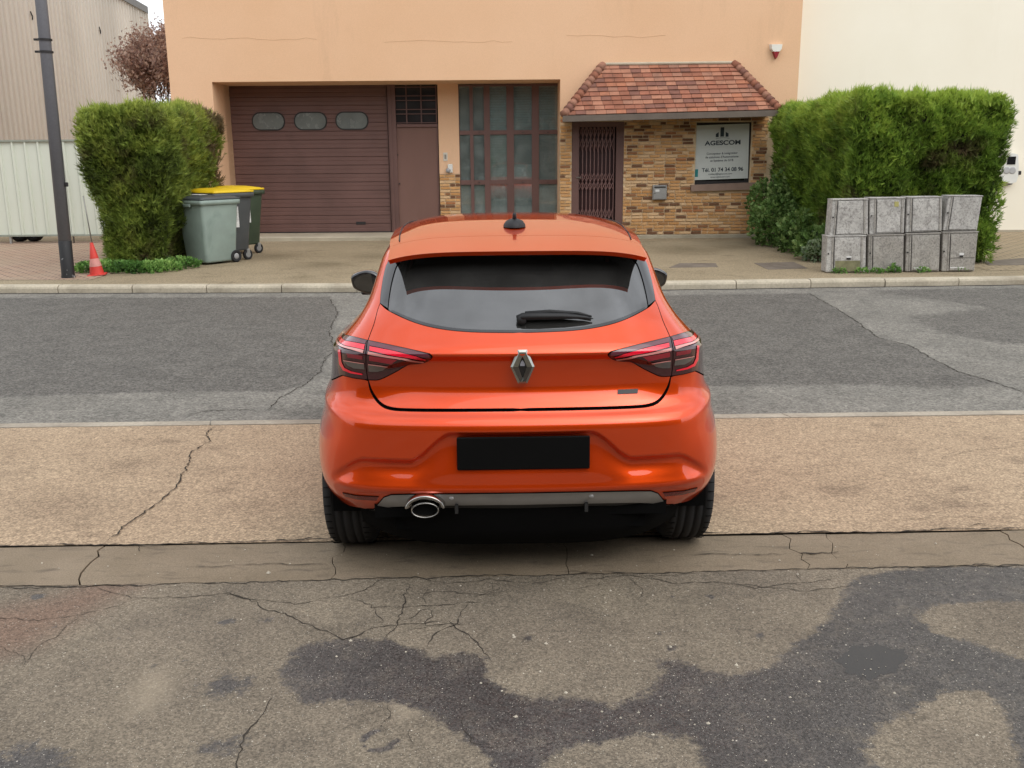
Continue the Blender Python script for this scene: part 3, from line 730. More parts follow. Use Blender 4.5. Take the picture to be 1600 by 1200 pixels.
def panel(name, poly, m, parent, dq=.05, dv=.16, gap=.0022, off=0., mode='both', flange=.014, holes=()):
    poly = clean(poly)
    if gap: poly = clean(inset(poly, gap))
    P = np.array(poly); cs = [P] + [np.array(h) for h in holes]
    gx, gy = np.meshgrid(np.arange(0 if P[:, 0].min() < .01 else P[:, 0].min() + dq / 2, P[:, 0].max(), dq), np.arange(P[:, 1].min() + dv / 2, P[:, 1].max(), dv))
    gx[::2] += 0; g = np.stack([gx.ravel(), gy.ravel()], 1); scl = np.array([1 / dq, 1 / dv])
    sd = seg_dist(g * scl, P * scl); ok = sd > .35
    for h in cs[1:]: ok &= seg_dist(g * scl, h * scl) < -.35
    ok &= g[:, 0] > dq * .4
    g = g[ok]
    verts = []; edges = []
    for c in cs:
        b0 = len(verts)
        # split long edges
        cc_ = []
        for a, b in zip(c, np.roll(c, -1, 0)):
            L = np.linalg.norm((b - a) * scl); n = max(1, int(L / 1.0)); cc_ += [tuple(a + (b - a) * j / n) for j in range(n)]
        verts += cc_; edges += [(b0 + i, b0 + (i + 1) % len(cc_)) for i in range(len(cc_))]
    verts += [tuple(x) for x in g]
    vin = [Vector((a * scl[0], b * scl[1])) for a, b in verts]
    ov, oe, of, *_ = delaunay_2d_cdt(vin, edges, [], 0, 1e-6)
    V = np.array([(a.x / scl[0], a.y / scl[1]) for a in ov]); F = np.array([list(f) for f in of])
    C = V[F].mean(1); inside = seg_dist(C * scl, P * scl) > 0
    for h in cs[1:]: inside &= seg_dist(C * scl, h * scl) < 0
    F = F[inside]
    X = surf(V[:, 0], V[:, 1]); Nn = surf_n(V[:, 0], V[:, 1])
    cen = (V[:, 0] < 1e-4) | (V[:, 0] > 10.99)
    Nn[cen, 0] = 0; Nn[cen] /= np.linalg.norm(Nn[cen], axis=1)[:, None]; X[cen, 0] = 0
    X = X + Nn * off
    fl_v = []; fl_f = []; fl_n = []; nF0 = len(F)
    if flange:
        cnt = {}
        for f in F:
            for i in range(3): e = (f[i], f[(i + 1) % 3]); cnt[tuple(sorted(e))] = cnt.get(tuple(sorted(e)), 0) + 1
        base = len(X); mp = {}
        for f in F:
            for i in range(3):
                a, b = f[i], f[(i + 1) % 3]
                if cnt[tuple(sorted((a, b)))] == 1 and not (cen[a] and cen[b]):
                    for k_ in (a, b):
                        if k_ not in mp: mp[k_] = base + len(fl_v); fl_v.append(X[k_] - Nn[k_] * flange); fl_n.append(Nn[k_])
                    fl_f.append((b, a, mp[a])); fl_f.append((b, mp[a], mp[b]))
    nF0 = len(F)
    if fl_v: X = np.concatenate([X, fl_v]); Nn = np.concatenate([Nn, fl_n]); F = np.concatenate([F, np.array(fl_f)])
    # orientation
    fn = np.cross(X[F[:, 1]] - X[F[:, 0]], X[F[:, 2]] - X[F[:, 0]]); fl_ = (fn[:200] * Nn[F[:200, 0]]).sum() < 0
    if fl_: F = F[:, ::-1]
    MR = np.array([-1, 1, 1])
    outs = []
    def mk(Xs, Ns, Fs):
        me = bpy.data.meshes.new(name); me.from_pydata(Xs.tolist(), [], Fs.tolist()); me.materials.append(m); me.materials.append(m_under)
        nf_ = len(F); me.polygons.foreach_set('material_index', [int((i % nf_) >= nF0) for i in range(len(Fs))])  # flange faces are black, painting the shade inside the panel gaps
        me.polygons.foreach_set('use_smooth', [True] * len(me.polygons))
        me.normals_split_custom_set_from_vertices([tuple(x) for x in Ns]); outs.append(link(bpy.data.objects.new(name, me), parent))
    if mode == 'both':
        mk(np.concatenate([X, X * MR]), np.concatenate([Nn, Nn * MR]), np.concatenate([F, F[:, ::-1] + len(X)]))
    else:
        if mode in ('pair', 'right'): mk(X, Nn, F)
        if mode in ('pair', 'left'): mk(X * MR, Nn * MR, F[:, ::-1])
    return outs

car = empty('parked_car', (.035, CAR_D, 0), rad(1.1), 'glossy orange hatchback seen from behind with a blacked out number plate, parked across the footway', 'car')

# ---- outlines
glass_side = [(598, 471.5), (600, 455), (604, 433), (609, 414), (612, 409)]
pA = ipath([(813, 520), (740, 518), (690, 512.5), (650, 502), (612, 484), (598, 471.5)])          # glass lower edge
pB = ipath([(598, 471.5), (593.7, 482), (587, 504), (580, 521), (577, 529)])                         # tailgate edge down to lamp
pLampTopIn = ipath([(577, 529), (610, 536.5), (640, 543.5), (671, 551.2)], 4)
pLampTip = ipath([(671, 551.2), (675.5, 556), (671, 561.5), (662, 565), (651, 566.5)], 3)
pLampBotIn = ipath([(651, 566.5), (638, 568), (620, 578), (600, 588), (590, 591), (576.5, 590.5)], 4)
pDiv = ipath([(577, 529), (574.5, 545), (574, 570), (576.5, 590.5)], 3)
pC = ipath([(576.5, 590.5), (582.5, 608), (594, 625), (610, 633.5), (640, 636.5), (720, 638), (813, 638.5)], 5)
outTop, outBot = vz(4.22, .972), vz(4.20, .815)
pLampTopOut = ipath([(577, 529), (557, 523.5), (541.6, 519.8)], 3); pLampTopOut = pLampTopOut + seg(pLampTopOut[-1], outTop, 4)[1:]
pLampBotOut = ipath([(576.5, 590.5), (555, 587.5), (538, 583)], 3); pLampBotOut = pLampBotOut + seg(pLampBotOut[-1], outBot, 5)[1:]
pLampOut = seg(outTop, outBot, 8)
ARC, AR = (.645, .315), .352
def arch(a0, a1, c=ARC, n=26): return [invS(c[0] - AR * math.cos(rad(a)), c[1] + AR * math.sin(rad(a))) for a in np.linspace(a0, a1, n)]
# a = 0 is the rear-most point, 90 the top, 180 the front
a_seam = 48
seamTop = outBot
archSeam = arch(a_seam, a_seam, n=1)[0]
pSeam = seg(seamTop, archSeam, 8)
# tailgate
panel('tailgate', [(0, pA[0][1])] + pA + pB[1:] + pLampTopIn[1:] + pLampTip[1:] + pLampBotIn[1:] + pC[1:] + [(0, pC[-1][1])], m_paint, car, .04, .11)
# bumper: lower edge follows the trim wings
pC2 = ipath([(576.5, 592), (580.5, 609.5), (592, 627.5), (608, 637), (640, 640.3), (720, 641.8), (813, 642.3)], 5)
pTrimTop = ipath([(582, 797), (590, 784), (599, 773.5), (610, 769.5), (640, 769.2), (813, 770)], 6, smooth=False)
lowOut = ipath([(582, 797), (565, 797), (548, 794)], 3)
archLow = arch(-8, a_seam, n=22)
bump_poly = [(0, pC[-1][1])] + pC[::-1] + pLampBotOut[1:] + pSeam[1:] + archLow[::-1][1:] + seg(archLow[0], lowOut[-1], 8)[1:] + lowOut[::-1][1:] + pTrimTop[1:] + [(0, pTrimTop[-1][1])]
bump_poly = [(0, pC2[-1][1])] + pC2[::-1] + bump_poly[1 + len(pC):]
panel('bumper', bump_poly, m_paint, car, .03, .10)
# grey trim with wings, then the black diffuser under it
pTrimBot = ipath([(596, 797.5), (603, 789), (612, 788), (640, 787), (813, 787.5)], 5, smooth=False)
trim = panel('bumper_trim', pTrimTop + [(0, pTrimTop[-1][1]), (0, pTrimBot[-1][1])] + pTrimBot[::-1] + [lowOut[0]], m_trim, car, .04, .12, .001, .004)
pDB = seg((0, 0.0), (2.35, .0), 20)
panel('diffuser', [(0, pTrimBot[-1][1])] + pTrimBot[::-1] + [(2.45, 0.0)] + pDB[::-1], plastic('diffuser_grey', (.03, .03, .03), .55), car, .06, .15, .001, -.004)
b = MB(); b.box(-.72, 1.05, .2, .72, 2.85, .42); b.box(-.52, .16, .23, .52, 3.9, .42); b.box(-.60, .12, .30, .60, .5, .5)
b.build('underbody', m_under, car)
b = MB(); bm = b.bm; prev = None                      # rounded black panel added to paint the deep shade under the bumper
for a in np.linspace(-1, 1, 33):
    x = .68 * a; y = .10 + .16 * a ** 4; col_ = [bm.verts.new((x, y + dy, z)) for dy, z in ((.0, .345), (.02, .24 + .03 * a ** 4), (.08, .15 + .05 * a ** 4), (.30, .135 + .05 * a ** 4))]
    if prev:
        for i in range(3): bm.faces.new((prev[i], col_[i], col_[i + 1], prev[i + 1]))
    prev = col_
b.build('under_shade_panel', m_under, car, True, 80)
for s in (-1, 1): MB().box(s * .262 - .006, .045, .340, s * .262 + .007, .12, .375).build('diffuser_fin', plastic('fin_grey', (.022, .022, .022), .5), car)
for s in (-1, 1):
    q, v = inv(813 - 109, 776); P_ = surf(np.array([q]), np.array([v]))[0]
    MB().lathe([(0, -.006), (.0095, -.006), (.0095, .003), (.0115, .0035), (.0115, .008)], 'y', 18, (s * P_[0], P_[1] - .004, P_[2])).build('parking_sensor', m_trim, car, True)
# lamps
def pair(name, poly, m, gap=.0, off=.0, dq=.04, dv=.1, flange=.0, parents=(None, None)):
    r = panel(name, poly, m, parents[0], dq, dv, gap, off, 'pair', flange)
    r[0].parent = parents[0]; r[1].parent = parents[1]; return r
lampO = panel('tail_lamp', pDiv[::-1] + pLampTopOut[1:] + pLampOut[1:] + pLampBotOut[::-1][1:], m_lens, car, .035, .09, .002, .004, 'pair')
lampI = panel('tailgate_lamp', pLampTopIn + pLampTip[1:] + pLampBotIn[1:] + pDiv[::-1][1:], m_lens, car, .035, .09, .002, .004, 'pair')
def strip(name, pts, m, par, off=.006, extra=None, n=3):
    poly = ipath(pts + [pts[0]], n, smooth=False)[:-1]
    pair(name, poly, m, 0, off, .03, .06, .0015, par)
vo = lambda q, z: vz(q, z)
def strip_o(name, top, bot, m, off=.006):
    """outer-lamp strip: pixel part then round the corner to station 4.4"""
    T = ipath(top, 4, smooth=False); B = ipath(bot, 4, smooth=False)
    zt_ = surf(np.array([T[-1][0]]), np.array([T[-1][1]]))[0, 2]; zb_ = surf(np.array([B[-1][0]]), np.array([B[-1][1]]))[0, 2]
    T += seg(T[-1], vz(4.04, zt_ - .0), 4)[1:]; B += seg(B[-1], vz(4.04, zb_ - .0), 4)[1:]
    pair(name, T + B[::-1], m, 0, off, .03, .06, .0015, lampO)
strip_o('lens_band', [(575, 531), (544, 523.5)], [(573.5, 536), (544, 530)], m_lband)
strip_o('light_strip', [(573, 537), (544, 531)], [(571.5, 545), (544, 538.5)], m_lred, .007)
strip_o('light_guide', [(571, 546), (544, 539.8)], [(570, 549.5), (544, 543)], m_lwht, .0085)
strip('lens_band', [(578.5, 531.5), (610, 539), (640, 546), (671, 553), (673, 556.5), (664, 556.5), (640, 551.5), (610, 545), (580, 538.5)], m_lband, lampI)
strip('light_strip', [(580, 540), (610, 546), (640, 552.5), (666, 558), (664, 559.5), (640, 557), (610, 552.5), (579.5, 546.5)], m_lred, lampI, .007)
strip('light_guide', [(577.5, 548), (610, 553.6), (640, 558.2), (663, 561.2), (662, 563), (640, 560.4), (610, 556.4), (577, 551)], m_lwht, lampI, .0085)
strip('lamp_hook', [(533, 544), (536.5, 544), (538, 562), (542, 571), (552, 576.5), (569, 580.5), (569, 582.6), (551, 579.6), (540, 574.8), (534.5, 565)], m_lred, lampO, .007)
strip('red_window', [(545, 549), (569, 553), (569, 558.5), (547, 555)], plastic('lens_red_mid', (.22, .008, .02), .15, coat=1), lampO, .006)
strip('red_window', [(579, 553), (622, 559.5), (612, 566), (579, 560)], MATS.get('x') or plastic('lens_red_mid2', (.28, .008, .02), .15, coat=1), lampI, .006)
strip('reflector', [(541, 559.5), (571, 564.5), (572, 573.5), (556, 572), (546, 567)], m_lgry, lampO, .006)
strip('reflector', [(577.5, 566), (606, 569.5), (600, 575), (590, 577.5), (578, 577)], m_lgry, lampI, .006)
strip('light_guide', [(541, 559), (571, 564), (571, 565.2), (541, 560.2)], m_lwht, lampO, .0075)
strip('light_guide', [(578, 565.4), (608, 568.6), (606, 569.8), (578, 566.6)], m_lwht, lampI, .0075)
# reflectors low in the bumper
rp = ipath([(536, 765.5), (556, 770), (591, 772.5), (588, 778), (560, 776), (541, 771.5), (536, 765.5)], 3, smooth=False)[:-1]
pair('rear_reflector', rp, plastic('deep_red_reflector', (.16, .004, .004), .2, coat=.6), 0, .004, .04, .08, .004, (car, car))
# rear window + side fins
gtop = (2.75, 16.0)
finI = [(609.5, 480), (612, 462), (617, 438), (624, 416), (629, 410)]
pFinI = ipath(finI, 4); pGS = ipath(glass_side, 4)
gl_low = [p for p in pA if p[0] < pFinI[0][0]]
panel('rear_window', [(0, pA[0][1])] + gl_low + pFinI + [(pFinI[-1][0] - .03, 16.3), (1.2, 16.6), (0, 16.6)], m_glass, car, .06, .2, .0015, -.003)
fl_low = ipath([(598, 471.5), (609.5, 480)], 3, smooth=False)
fin_poly = fl_low + pFinI[1:] + [(pFinI[-1][0], 16.3), (pGS[-1][0], 16.3)] + pGS[::-1][:-1]
pair('window_fin', fin_poly, m_gloss, .001, .001, .03, .12, .006, (car, car))
# black printed border of the rear window
bord = ipath([(813, 519.5), (740, 517.5), (690, 512), (650, 501.5), (612, 483.5)], 5)
bin_ = ipath([(616, 482), (652, 497.5), (692, 508), (740, 513.5), (813, 515.5)], 5)
panel('window_border', [(0, bord[0][1])] + bord + bin_ + [(0, bin_[-1][1])], m_gloss, car, .06, .08, 0, -.001, flange=0)
# quarter panels
dr = 5.62; dv0 = 0.3
qp = pGS[:-1] + [(pGS[-1][0], 17), (2.95, 17), (5.35, 17), (5.35, 12.6), (dr, 12.3), (dr, 4.5), (dr - .02, dv0)]
af = arch(a_seam, 176, n=40)
qp += [(af[-1][0] + .02, dv0)] + af[::-1] + pSeam[::-1][1:] + pLampOut[::-1][1:] + pLampTopOut[::-1][1:] + pB[::-1][1:-1]
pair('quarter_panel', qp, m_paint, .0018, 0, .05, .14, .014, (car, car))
# doors, wing, bonnet, front bumper
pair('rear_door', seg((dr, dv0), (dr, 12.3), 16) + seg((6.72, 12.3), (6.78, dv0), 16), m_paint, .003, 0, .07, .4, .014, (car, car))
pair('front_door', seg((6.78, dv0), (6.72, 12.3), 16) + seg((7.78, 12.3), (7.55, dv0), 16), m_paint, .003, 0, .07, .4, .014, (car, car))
C2 = (3.225, .315)
a2 = arch(4, 178, C2, 34)
pair('front_wing', seg((7.55, dv0), (7.78, 12.3), 14) + [(8.3, 12.3), (8.3, 9.8), (8.9, 9.6), (8.95, 5)] + [(max(8.2, a2[-1][0] + .02), a2[-1][1])] + a2[::-1][1:] + [(a2[0][0] - .02, dv0)], m_paint, .003, 0, .08, .3, .014, (car, car))
panel('bonnet', [(8.3, 9.8), (8.3, 12.6), (9.0, 12.7), (11, 12.7), (11, 9.6), (8.9, 9.6)], m_paint, car, .12, .3, .003)
panel('front_bumper', [(8.9, 9.55), (11, 9.55), (11, .2), (8.75, .2), (8.75, 4)], m_paint, car, .12, .4, .003)
panel('windscreen', [(8.55, 13.2), (8.6, 16.4), (11, 16.6), (11, 13)], m_wglass, car, .15, .4, 0)
pair('side_window', seg((5.5, 12.7), (5.75, 15.3), 6) + seg((8.1, 15.6), (8.1, 12.6), 8), m_glass, .003, -.004, .1, .3, .006, (car, car))
pair('roof_rail', seg((5.35, 15.9), (8.4, 15.9), 12) + seg((8.4, 17), (5.35, 17), 12), m_paint, 0, 0, .1, .3, .01, (car, car))
pair('windscreen_pillar', [(8.15, 12.7), (8.15, 16), (8.4, 16), (8.58, 16), (8.55, 13.0)], m_paint, 0, 0, .08, .3, .01, (car, car))
# dark shell behind the gaps
AR += .012
sh1 = arch(-4, 180, n=30); sh2 = arch(0, 180, C2, 30); AR -= .012
panel('inner_shell', [(0, .15), (sh1[0][0] - .01, .15)] + sh1 + [(sh1[-1][0] + .01, .15), (sh2[0][0] - .01, .15)] + sh2 + [(sh2[-1][0] + .01, .15), (11, .15), (11, 12.2), (0, 12.2)], m_under, car, .1, .35, 0, -.018, flange=0)
# ---- roof and spoiler
def roof_pt(s, Y):
    Y = np.asarray(Y, float); s = np.asarray(s, float)
    Zc = np.interp(Y, [.30, .5, .8, 1.2, 1.6, 1.9, 2.12], [1.366, 1.385, 1.410, 1.430, 1.436, 1.428, 1.412])
    W = np.interp(Y, [.30, .6, 1.0, 1.4, 1.8, 2.12], [.535, .553, .585, .602, .594, .560])
    ze = np.interp(Y, [.30, .6, 1.0, 1.5, 2.12], [1.326, 1.350, 1.367, 1.375, 1.360])
    return s * W, Y, Zc - (Zc - ze) * (.25 * s ** 2 + .75 * np.abs(s) ** 5)
ys = np.linspace(.30, 2.12, 92); ss = np.linspace(-1, 1, 81)
RG = np.stack(roof_pt(ss[None] + 0 * ys[:, None], ys[:, None] + 0 * ss[None]), -1); RG = gauss(RG, 3, 0)
# plan curve: the ends of the spoiler sit further forward
def roof_mesh(name, y0, y1, parent, under=True, th=.016):
    n = max(8, int((y1 - y0) / .03)); m_ = 64
    Yy = np.linspace(y0, y1, n); Ss = np.linspace(-1, 1, m_ + 1); idx = (Yy - .30) / (2.12 - .30) * 91
    def samp(yi, s):
        a = int(min(max(math.floor(yi), 0), 90)); f = yi - a; k = (s + 1) * 40; kk = int(min(k, 79)); g = k - kk
        A = RG[a, kk] * (1 - g) + RG[a, kk + 1] * g; B = RG[a + 1, kk] * (1 - g) + RG[a + 1, kk + 1] * g
        return A * (1 - f) + B * f
    top = []
    for i, yi in enumerate(idx):
        for s in Ss:
            e = 1 - (yi / 91 * 1.82) / .35; p = samp(yi, s).copy()
            bow = .075 * s * s * max(0, 1 - (p[1] - .30) / .5)      # trailing edge bows forward at the ends
            p2 = samp(yi, s); p2 = p2 + np.array([0, bow, 0]); top.append(p2)
    top = np.array(top); V = [tuple(p) for p in top]; F = []; R = m_ + 1
    for i in range(n - 1):
        for j in range(m_): F.append((i * R + j, i * R + j + 1, (i + 1) * R + j + 1, (i + 1) * R + j))
    me_n = len(V)
    # underside, offset down
    for i in range(n):
        for j in range(R): p = top[i * R + j]; V.append((p[0] * .985, p[1] + (.012 if i == 0 else 0), p[2] - th + (.004 if (i == 0 and th > .02) else 0)))
    for i in range(n - 1):
        for j in range(m_): F.append((me_n + i * R + j, me_n + (i + 1) * R + j, me_n + (i + 1) * R + j + 1, me_n + i * R + j + 1))
    for j in range(m_): F.append((j, me_n + j, me_n + j + 1, j + 1)); a = (n - 1) * R; F.append((a + j, a + j + 1, me_n + a + j + 1, me_n + a + j))
    for i in range(n - 1): F.append((i * R, (i + 1) * R, me_n + (i + 1) * R, me_n + i * R)); F.append((i * R + m_, me_n + i * R + m_, me_n + (i + 1) * R + m_, (i + 1) * R + m_))
    bm = bmesh.new(); vv = [bm.verts.new(p) for p in V]
    for k_, f in enumerate(F):
        ff = bm.faces.new([vv[i] for i in f]); ff.smooth = True
        cz = sum(V[i][2] for i in f) / 4
        if all(i >= me_n for i in f): ff.material_index = 1
    bm.normal_update()
    for e in bm.edges:
        if len(e.link_faces) == 2 and e.calc_face_angle(0) > rad(50): e.smooth = False
    bmesh.ops.recalc_face_normals(bm, faces=bm.faces)
    me = bpy.data.meshes.new(name); bm.to_mesh(me); bm.free(); me.materials.append(m_paint); me.materials.append(m_blk)
    return link(bpy.data.objects.new(name, me), parent)
roof_mesh('roof', .668, 2.12, car)
sp = roof_mesh('spoiler', .30, .664, car, th=.021)
# roof ditch strips
for s in (-1, 1):
    pts = [(s * (w_ - .045), y_, z_) for w_, y_, z_ in [(.565, .74, 1.393), (.583, .95, 1.402), (.602, 1.3, 1.408), (.604, 1.7, 1.406), (.585, 2.05, 1.392)]]
    b = MB(); 
    for (x, y, z), (x2, y2, z2) in zip(pts, pts[1:]):
        zz = lambda X, Y_: float(roof_pt(np.array(abs(X) / np.interp(Y_, [.30, .6, 1.0, 1.4, 1.8, 2.12], [.535, .553, .585, .602, .600, .575])), np.array(Y_))[2]) + .0015
        b.tube([(x, y, zz(x, y)), ((x + x2) / 2, (y + y2) / 2, zz((x + x2) / 2, (y + y2) / 2)), (x2, y2, zz(x2, y2))], .003, 6)
    b.build('roof_ditch', m_blk, car, True)
# antenna
b = MB(); b.lathe([(.052, 0), (.05, .012), (.038, .028), (.016, .037), (.0, .039)], 'z', 20, (0, .93, 1.418)); 
for v in b.bm.verts: v.co.y = .93 + (v.co.y - .93) * 1.5
b.tube([(0, .93, 1.43), (0, .915, 1.458), (0, .90, 1.480)], [.014, .010, .008], 10)
b.build('antenna', m_blk, car, True)
# ---- badges
def face_frame(px, py):
    q, v = inv(px, py); P_ = Vector(surf(np.array([q]), np.array([v]))[0]); n = Vector(surf_n(np.array([q]), np.array([v]))[0])
    return P_, n
P_, n = face_frame(813, 571)
n = Vector((0, -1, .06)).normalized(); P_.y -= .020; up = Vector((1, 0, 0)).cross(n).normalized(); up = up if up.z > 0 else -up
def loc_(x, y, z): return P_ + Vector((1, 0, 0)) * (x + .008) + up * y + n * z
out_ = [(-.018, .067), (.018, .067), (.047, 0), (.018, -.067), (-.018, -.067), (-.047, 0)]
mid_ = [(-.012, .058), (.012, .058), (.038, 0), (.012, -.058), (-.012, -.058), (-.038, 0)]
inn_ = [(-.002, .040), (.002, .040), (.0165, 0), (.002, -.040), (-.002, -.040), (-.0165, 0)]
bm = bmesh.new(); L0 = [bm.verts.new(loc_(x, y, -.035)) for x, y in out_]; L1 = [bm.verts.new(loc_(x, y, .006)) for x, y in out_]; L2 = [bm.verts.new(loc_(x, y, .012)) for x, y in mid_]; L3 = [bm.verts.new(loc_(x, y, .009)) for x, y in inn_]; L4 = [bm.verts.new(loc_(x, y, -.004)) for x, y in inn_]
for A, B in ((L0, L1), (L1, L2), (L2, L3), (L3, L4)):
    for i in range(6): bm.faces.new((A[i], A[(i + 1) % 6], B[(i + 1) % 6], B[i]))
me = bpy.data.meshes.new('badge'); bmesh.ops.recalc_face_normals(bm, faces=bm.faces); bm.to_mesh(me); bm.free(); badge = mesh_obj('badge', me, car, m_badge)
b = MB(); b.quadbox([loc_(x * 1.02, y * 1.02, -.003) for x, y in inn_], n, .003); b.build('badge_centre', m_gloss, badge)
b = MB(); b.quadbox([loc_(x, y, .0005) for x, y in [(-.009, .002), (-.009, .012), (0, .026), (.009, .012), (.009, .002)]], n, .002); b.build('badge_glint', plastic('badge_glint_grey', (.3, .3, .33), .15, coat=1), badge)  # pale facet painting a highlight on the upper badge centre
b = MB(); b.tube([loc_(.004, -.045, .0125), loc_(-.006, -.062, .011)], .0012, 5); b.build('badge_line', m_chrome, badge)
P_, n = face_frame(813 - 168, 614); x_ = P_.x
b = MB(); t_ = Vector((1, (surf(np.array([2.2]), np.array([8.2]))[0, 1] - surf(np.array([1.6]), np.array([8.2]))[0, 1]) * 2.2, 0)).normalized()
c0_ = Vector((x_, P_.y, P_.z)); nn = Vector((n.x, n.y, n.z)); tt_ = Vector((1, -nn.x / nn.y, 0)).normalized(); uu = tt_.cross(nn); uu = uu if uu.z > 0 else -uu
b.quadbox([c0_ + tt_ * x + uu * y - nn * .004 for x, y in [(-.042, -.009), (.040, -.009), (.043, .009), (-.039, .009)]], nn, .008); b.build('name_strip', plastic('dark_badge', (.03, .03, .03), .35), car)
# number plate
P_, n = face_frame(813, 706)
b = MB(); b.box(-.262, -.006, -.067, .262, .006, .067, .0045); o = b.build('number_plate', m_plate, car); o.location = (.008, P_.y - .016, P_.z); o.rotation_euler = (rad(-3), 0, 0)
b = MB(); b.box(-.20, P_.y - .012, P_.z - .05, .20, P_.y + .05, P_.z + .05); b.build('plate_holder', m_under, car)
# wiper
def on_glass(px, py, h):
    q, v = inv(px if px <= 813 else 1626 - px, py); P0 = Vector(surf(np.array([q]), np.array([v]))[0]); n0 = Vector(surf_n(np.array([q]), np.array([v]))[0])
    if px > 813: return P0 + n0 * h
    P0.x *= -1; n0.x *= -1; return P0 + n0 * h
b = MB(); b.tube([on_glass(809, 500, .014), on_glass(818, 500, .020), on_glass(845, 500, .022), on_glass(885, 500, .020), on_glass(915, 501, .015), on_glass(928, 502, .010)], [.013, .022, .022, .018, .010, .003], 12, flat=(1, .7))
wp = b.build('rear_wiper', m_blk, car, True)
b = MB(); b.tube([on_glass(822, 491.5, .010), on_glass(860, 490, .010), on_glass(905, 493, .009), on_glass(926, 498, .008)], [.006, .008, .007, .004], 8); b.build('wiper_blade', m_blk, wp, True)
b = MB(); b.lathe([(0, -.014), (.018, -.014), (.020, -.004), (.016, .0), (0, .001)], 'y', 18, on_glass(816, 503, .012)); b.build('wiper_cap', m_blk, wp, True)
# exhaust
b = MB(); cx, cz = -.385, .372
prof = [(.056, .033, .16), (.056, .033, .006), (.054, .031, .002), (.051, .028, .004), (.050, .027, .15)]
rg = []
for (rx, rz_, y) in prof: rg.append([b.bm.verts.new((cx + rx * math.cos(a), y, cz + rz_ * math.sin(a))) for a in np.linspace(0, 2 * math.pi, 33)[:-1]])
for A, B in zip(rg, rg[1:]):
    for i in range(32): b.bm.faces.new((A[i], A[(i + 1) % 32], B[(i + 1) % 32], B[i]))
ex = b.build('exhaust_tip', m_chrome, car, True)
b = MB(); rg = []
for (rx, rz_, y, dz) in [(.080, .060, .10, .004), (.080, .060, .0, .004), (.075, .055, -.008, .004), (.064, .040, .012, .002), (.062, .038, .10, .002)]: rg.append([b.bm.verts.new((cx + rx * math.cos(a), y, cz + dz + rz_ * math.sin(a))) for a in np.linspace(rad(8), rad(172), 26)])
for A, B in zip(rg, rg[1:]):
    for i in range(25): b.bm.faces.new((A[i], A[i + 1], B[i + 1], B[i]))
b.build('exhaust_surround', m_chrome, car, True, 60)
b = MB(); b.box(cx - .055, .03, cz - .028, cx + .055, .06, cz + .03); b.build('exhaust_bore', m_under, car)
# mirrors
for s in (-1, 1):
    b = MB(); bmesh.ops.create_uvsphere(b.bm, u_segments=24, v_segments=14, radius=1)
    for v in b.bm.verts:
        x, y, z = v.co; x = max(min(x, .80), -.9); y = max(min(y, .8), -.42)
        v.co = Vector((s * (.885 + .108 * x + .012 * z), 2.34 + .085 * y * (1.1 - .2 * x), .985 + .074 * z * (1 - .22 * x)))
    mo = b.build('door_mirror', m_gloss, car, True, 60)
    b = MB(); pts = [(s * (.878 + .080 * math.cos(a) * .98), 2.298, .985 + .054 * math.sin(a) * (1 - .2 * math.cos(a))) for a in np.linspace(0, 2 * math.pi, 25)[:-1]]
    b.quadbox(pts, (0, 1, 0), .006); b.build('mirror_glass', plastic('mirror_silver%d' % s, (.16, .16, .16), .04, metal=1), mo)
    b = MB(); b.box(s * .86 - .06, 2.33, .905, s * .86 + .06, 2.40, .935, .008); b.build('mirror_foot', m_blk, mo)
# wheels
def wheel(x, y, side):
    w = .205; r = .318; g = .007; h = w / 2
    prof = [(.215, -h + .012), (.235, -h + .002), (.285, -h), (r - .018, -h + .006), (r - .004, -h + .022)]
    for c_ in (-.055, -.02, .02, .055):
        prof += [(r, c_ - .006), (r - g, c_ - .004), (r - g, c_ + .004), (r, c_ + .006)]
    prof += [(r - .004, h - .022), (r - .018, h - .006), (.285, h), (.235, h - .002), (.215, h - .012)]
    b = MB(); b.lathe(prof, 'x', 72, close=True); wo = empty('wheel', (0, 0, 0)); wo.parent = car; wo.location = (x, y, r - .003)
    b.build('tyre', m_tyre, wo, True, 28)
    # sipes across the shoulder blocks
    b = MB()
    for k_ in range(48):
        a = 2 * math.pi * k_ / 48
        for sx in (-1, 1):
            R_ = Matrix.Rotation(a, 3, 'X'); b.box(sx * .079 - .014, 0, 0, sx * .079 + .014, .0025, .0025); 
            for v in b.bm.verts[-8:]: v.co = R_ @ (v.co + Vector((0, 0, r - .0012)))
    b.build('tread_sipes', m_under, wo)['kind'] = 'stuff'
    o_ = side * (h - .03)
    b = MB(); b.lathe([(.218, -h + .015), (.205, -h + .03), (.2, 0), (.205, h - .03), (.218, h - .015)], 'x', 40)
    b.lathe([(.0, o_ + side * .01), (.045, o_ + side * .008), (.05, o_ - side * .04)], 'x', 24)
    for k_ in range(5):
        a = 2 * math.pi * k_ / 5 + .3
        for d_ in (-.11, .11):
            p0 = Vector((o_, .04 * math.cos(a), .04 * math.sin(a))); p1 = Vector((o_ + side * .006, .205 * math.cos(a + d_), .205 * math.sin(a + d_))); b.tube([p0, p1], [.020, .013], 6)
    b.build('rim', m_rim, wo, True)
    b = MB(); b.lathe([(.2, -side * .03), (0, -side * .03)], 'x', 30); b.build('brake_disc', m_under, wo)
for s in (-1, 1):
    for y in (.645, 3.225): wheel(s * .752, y, s)
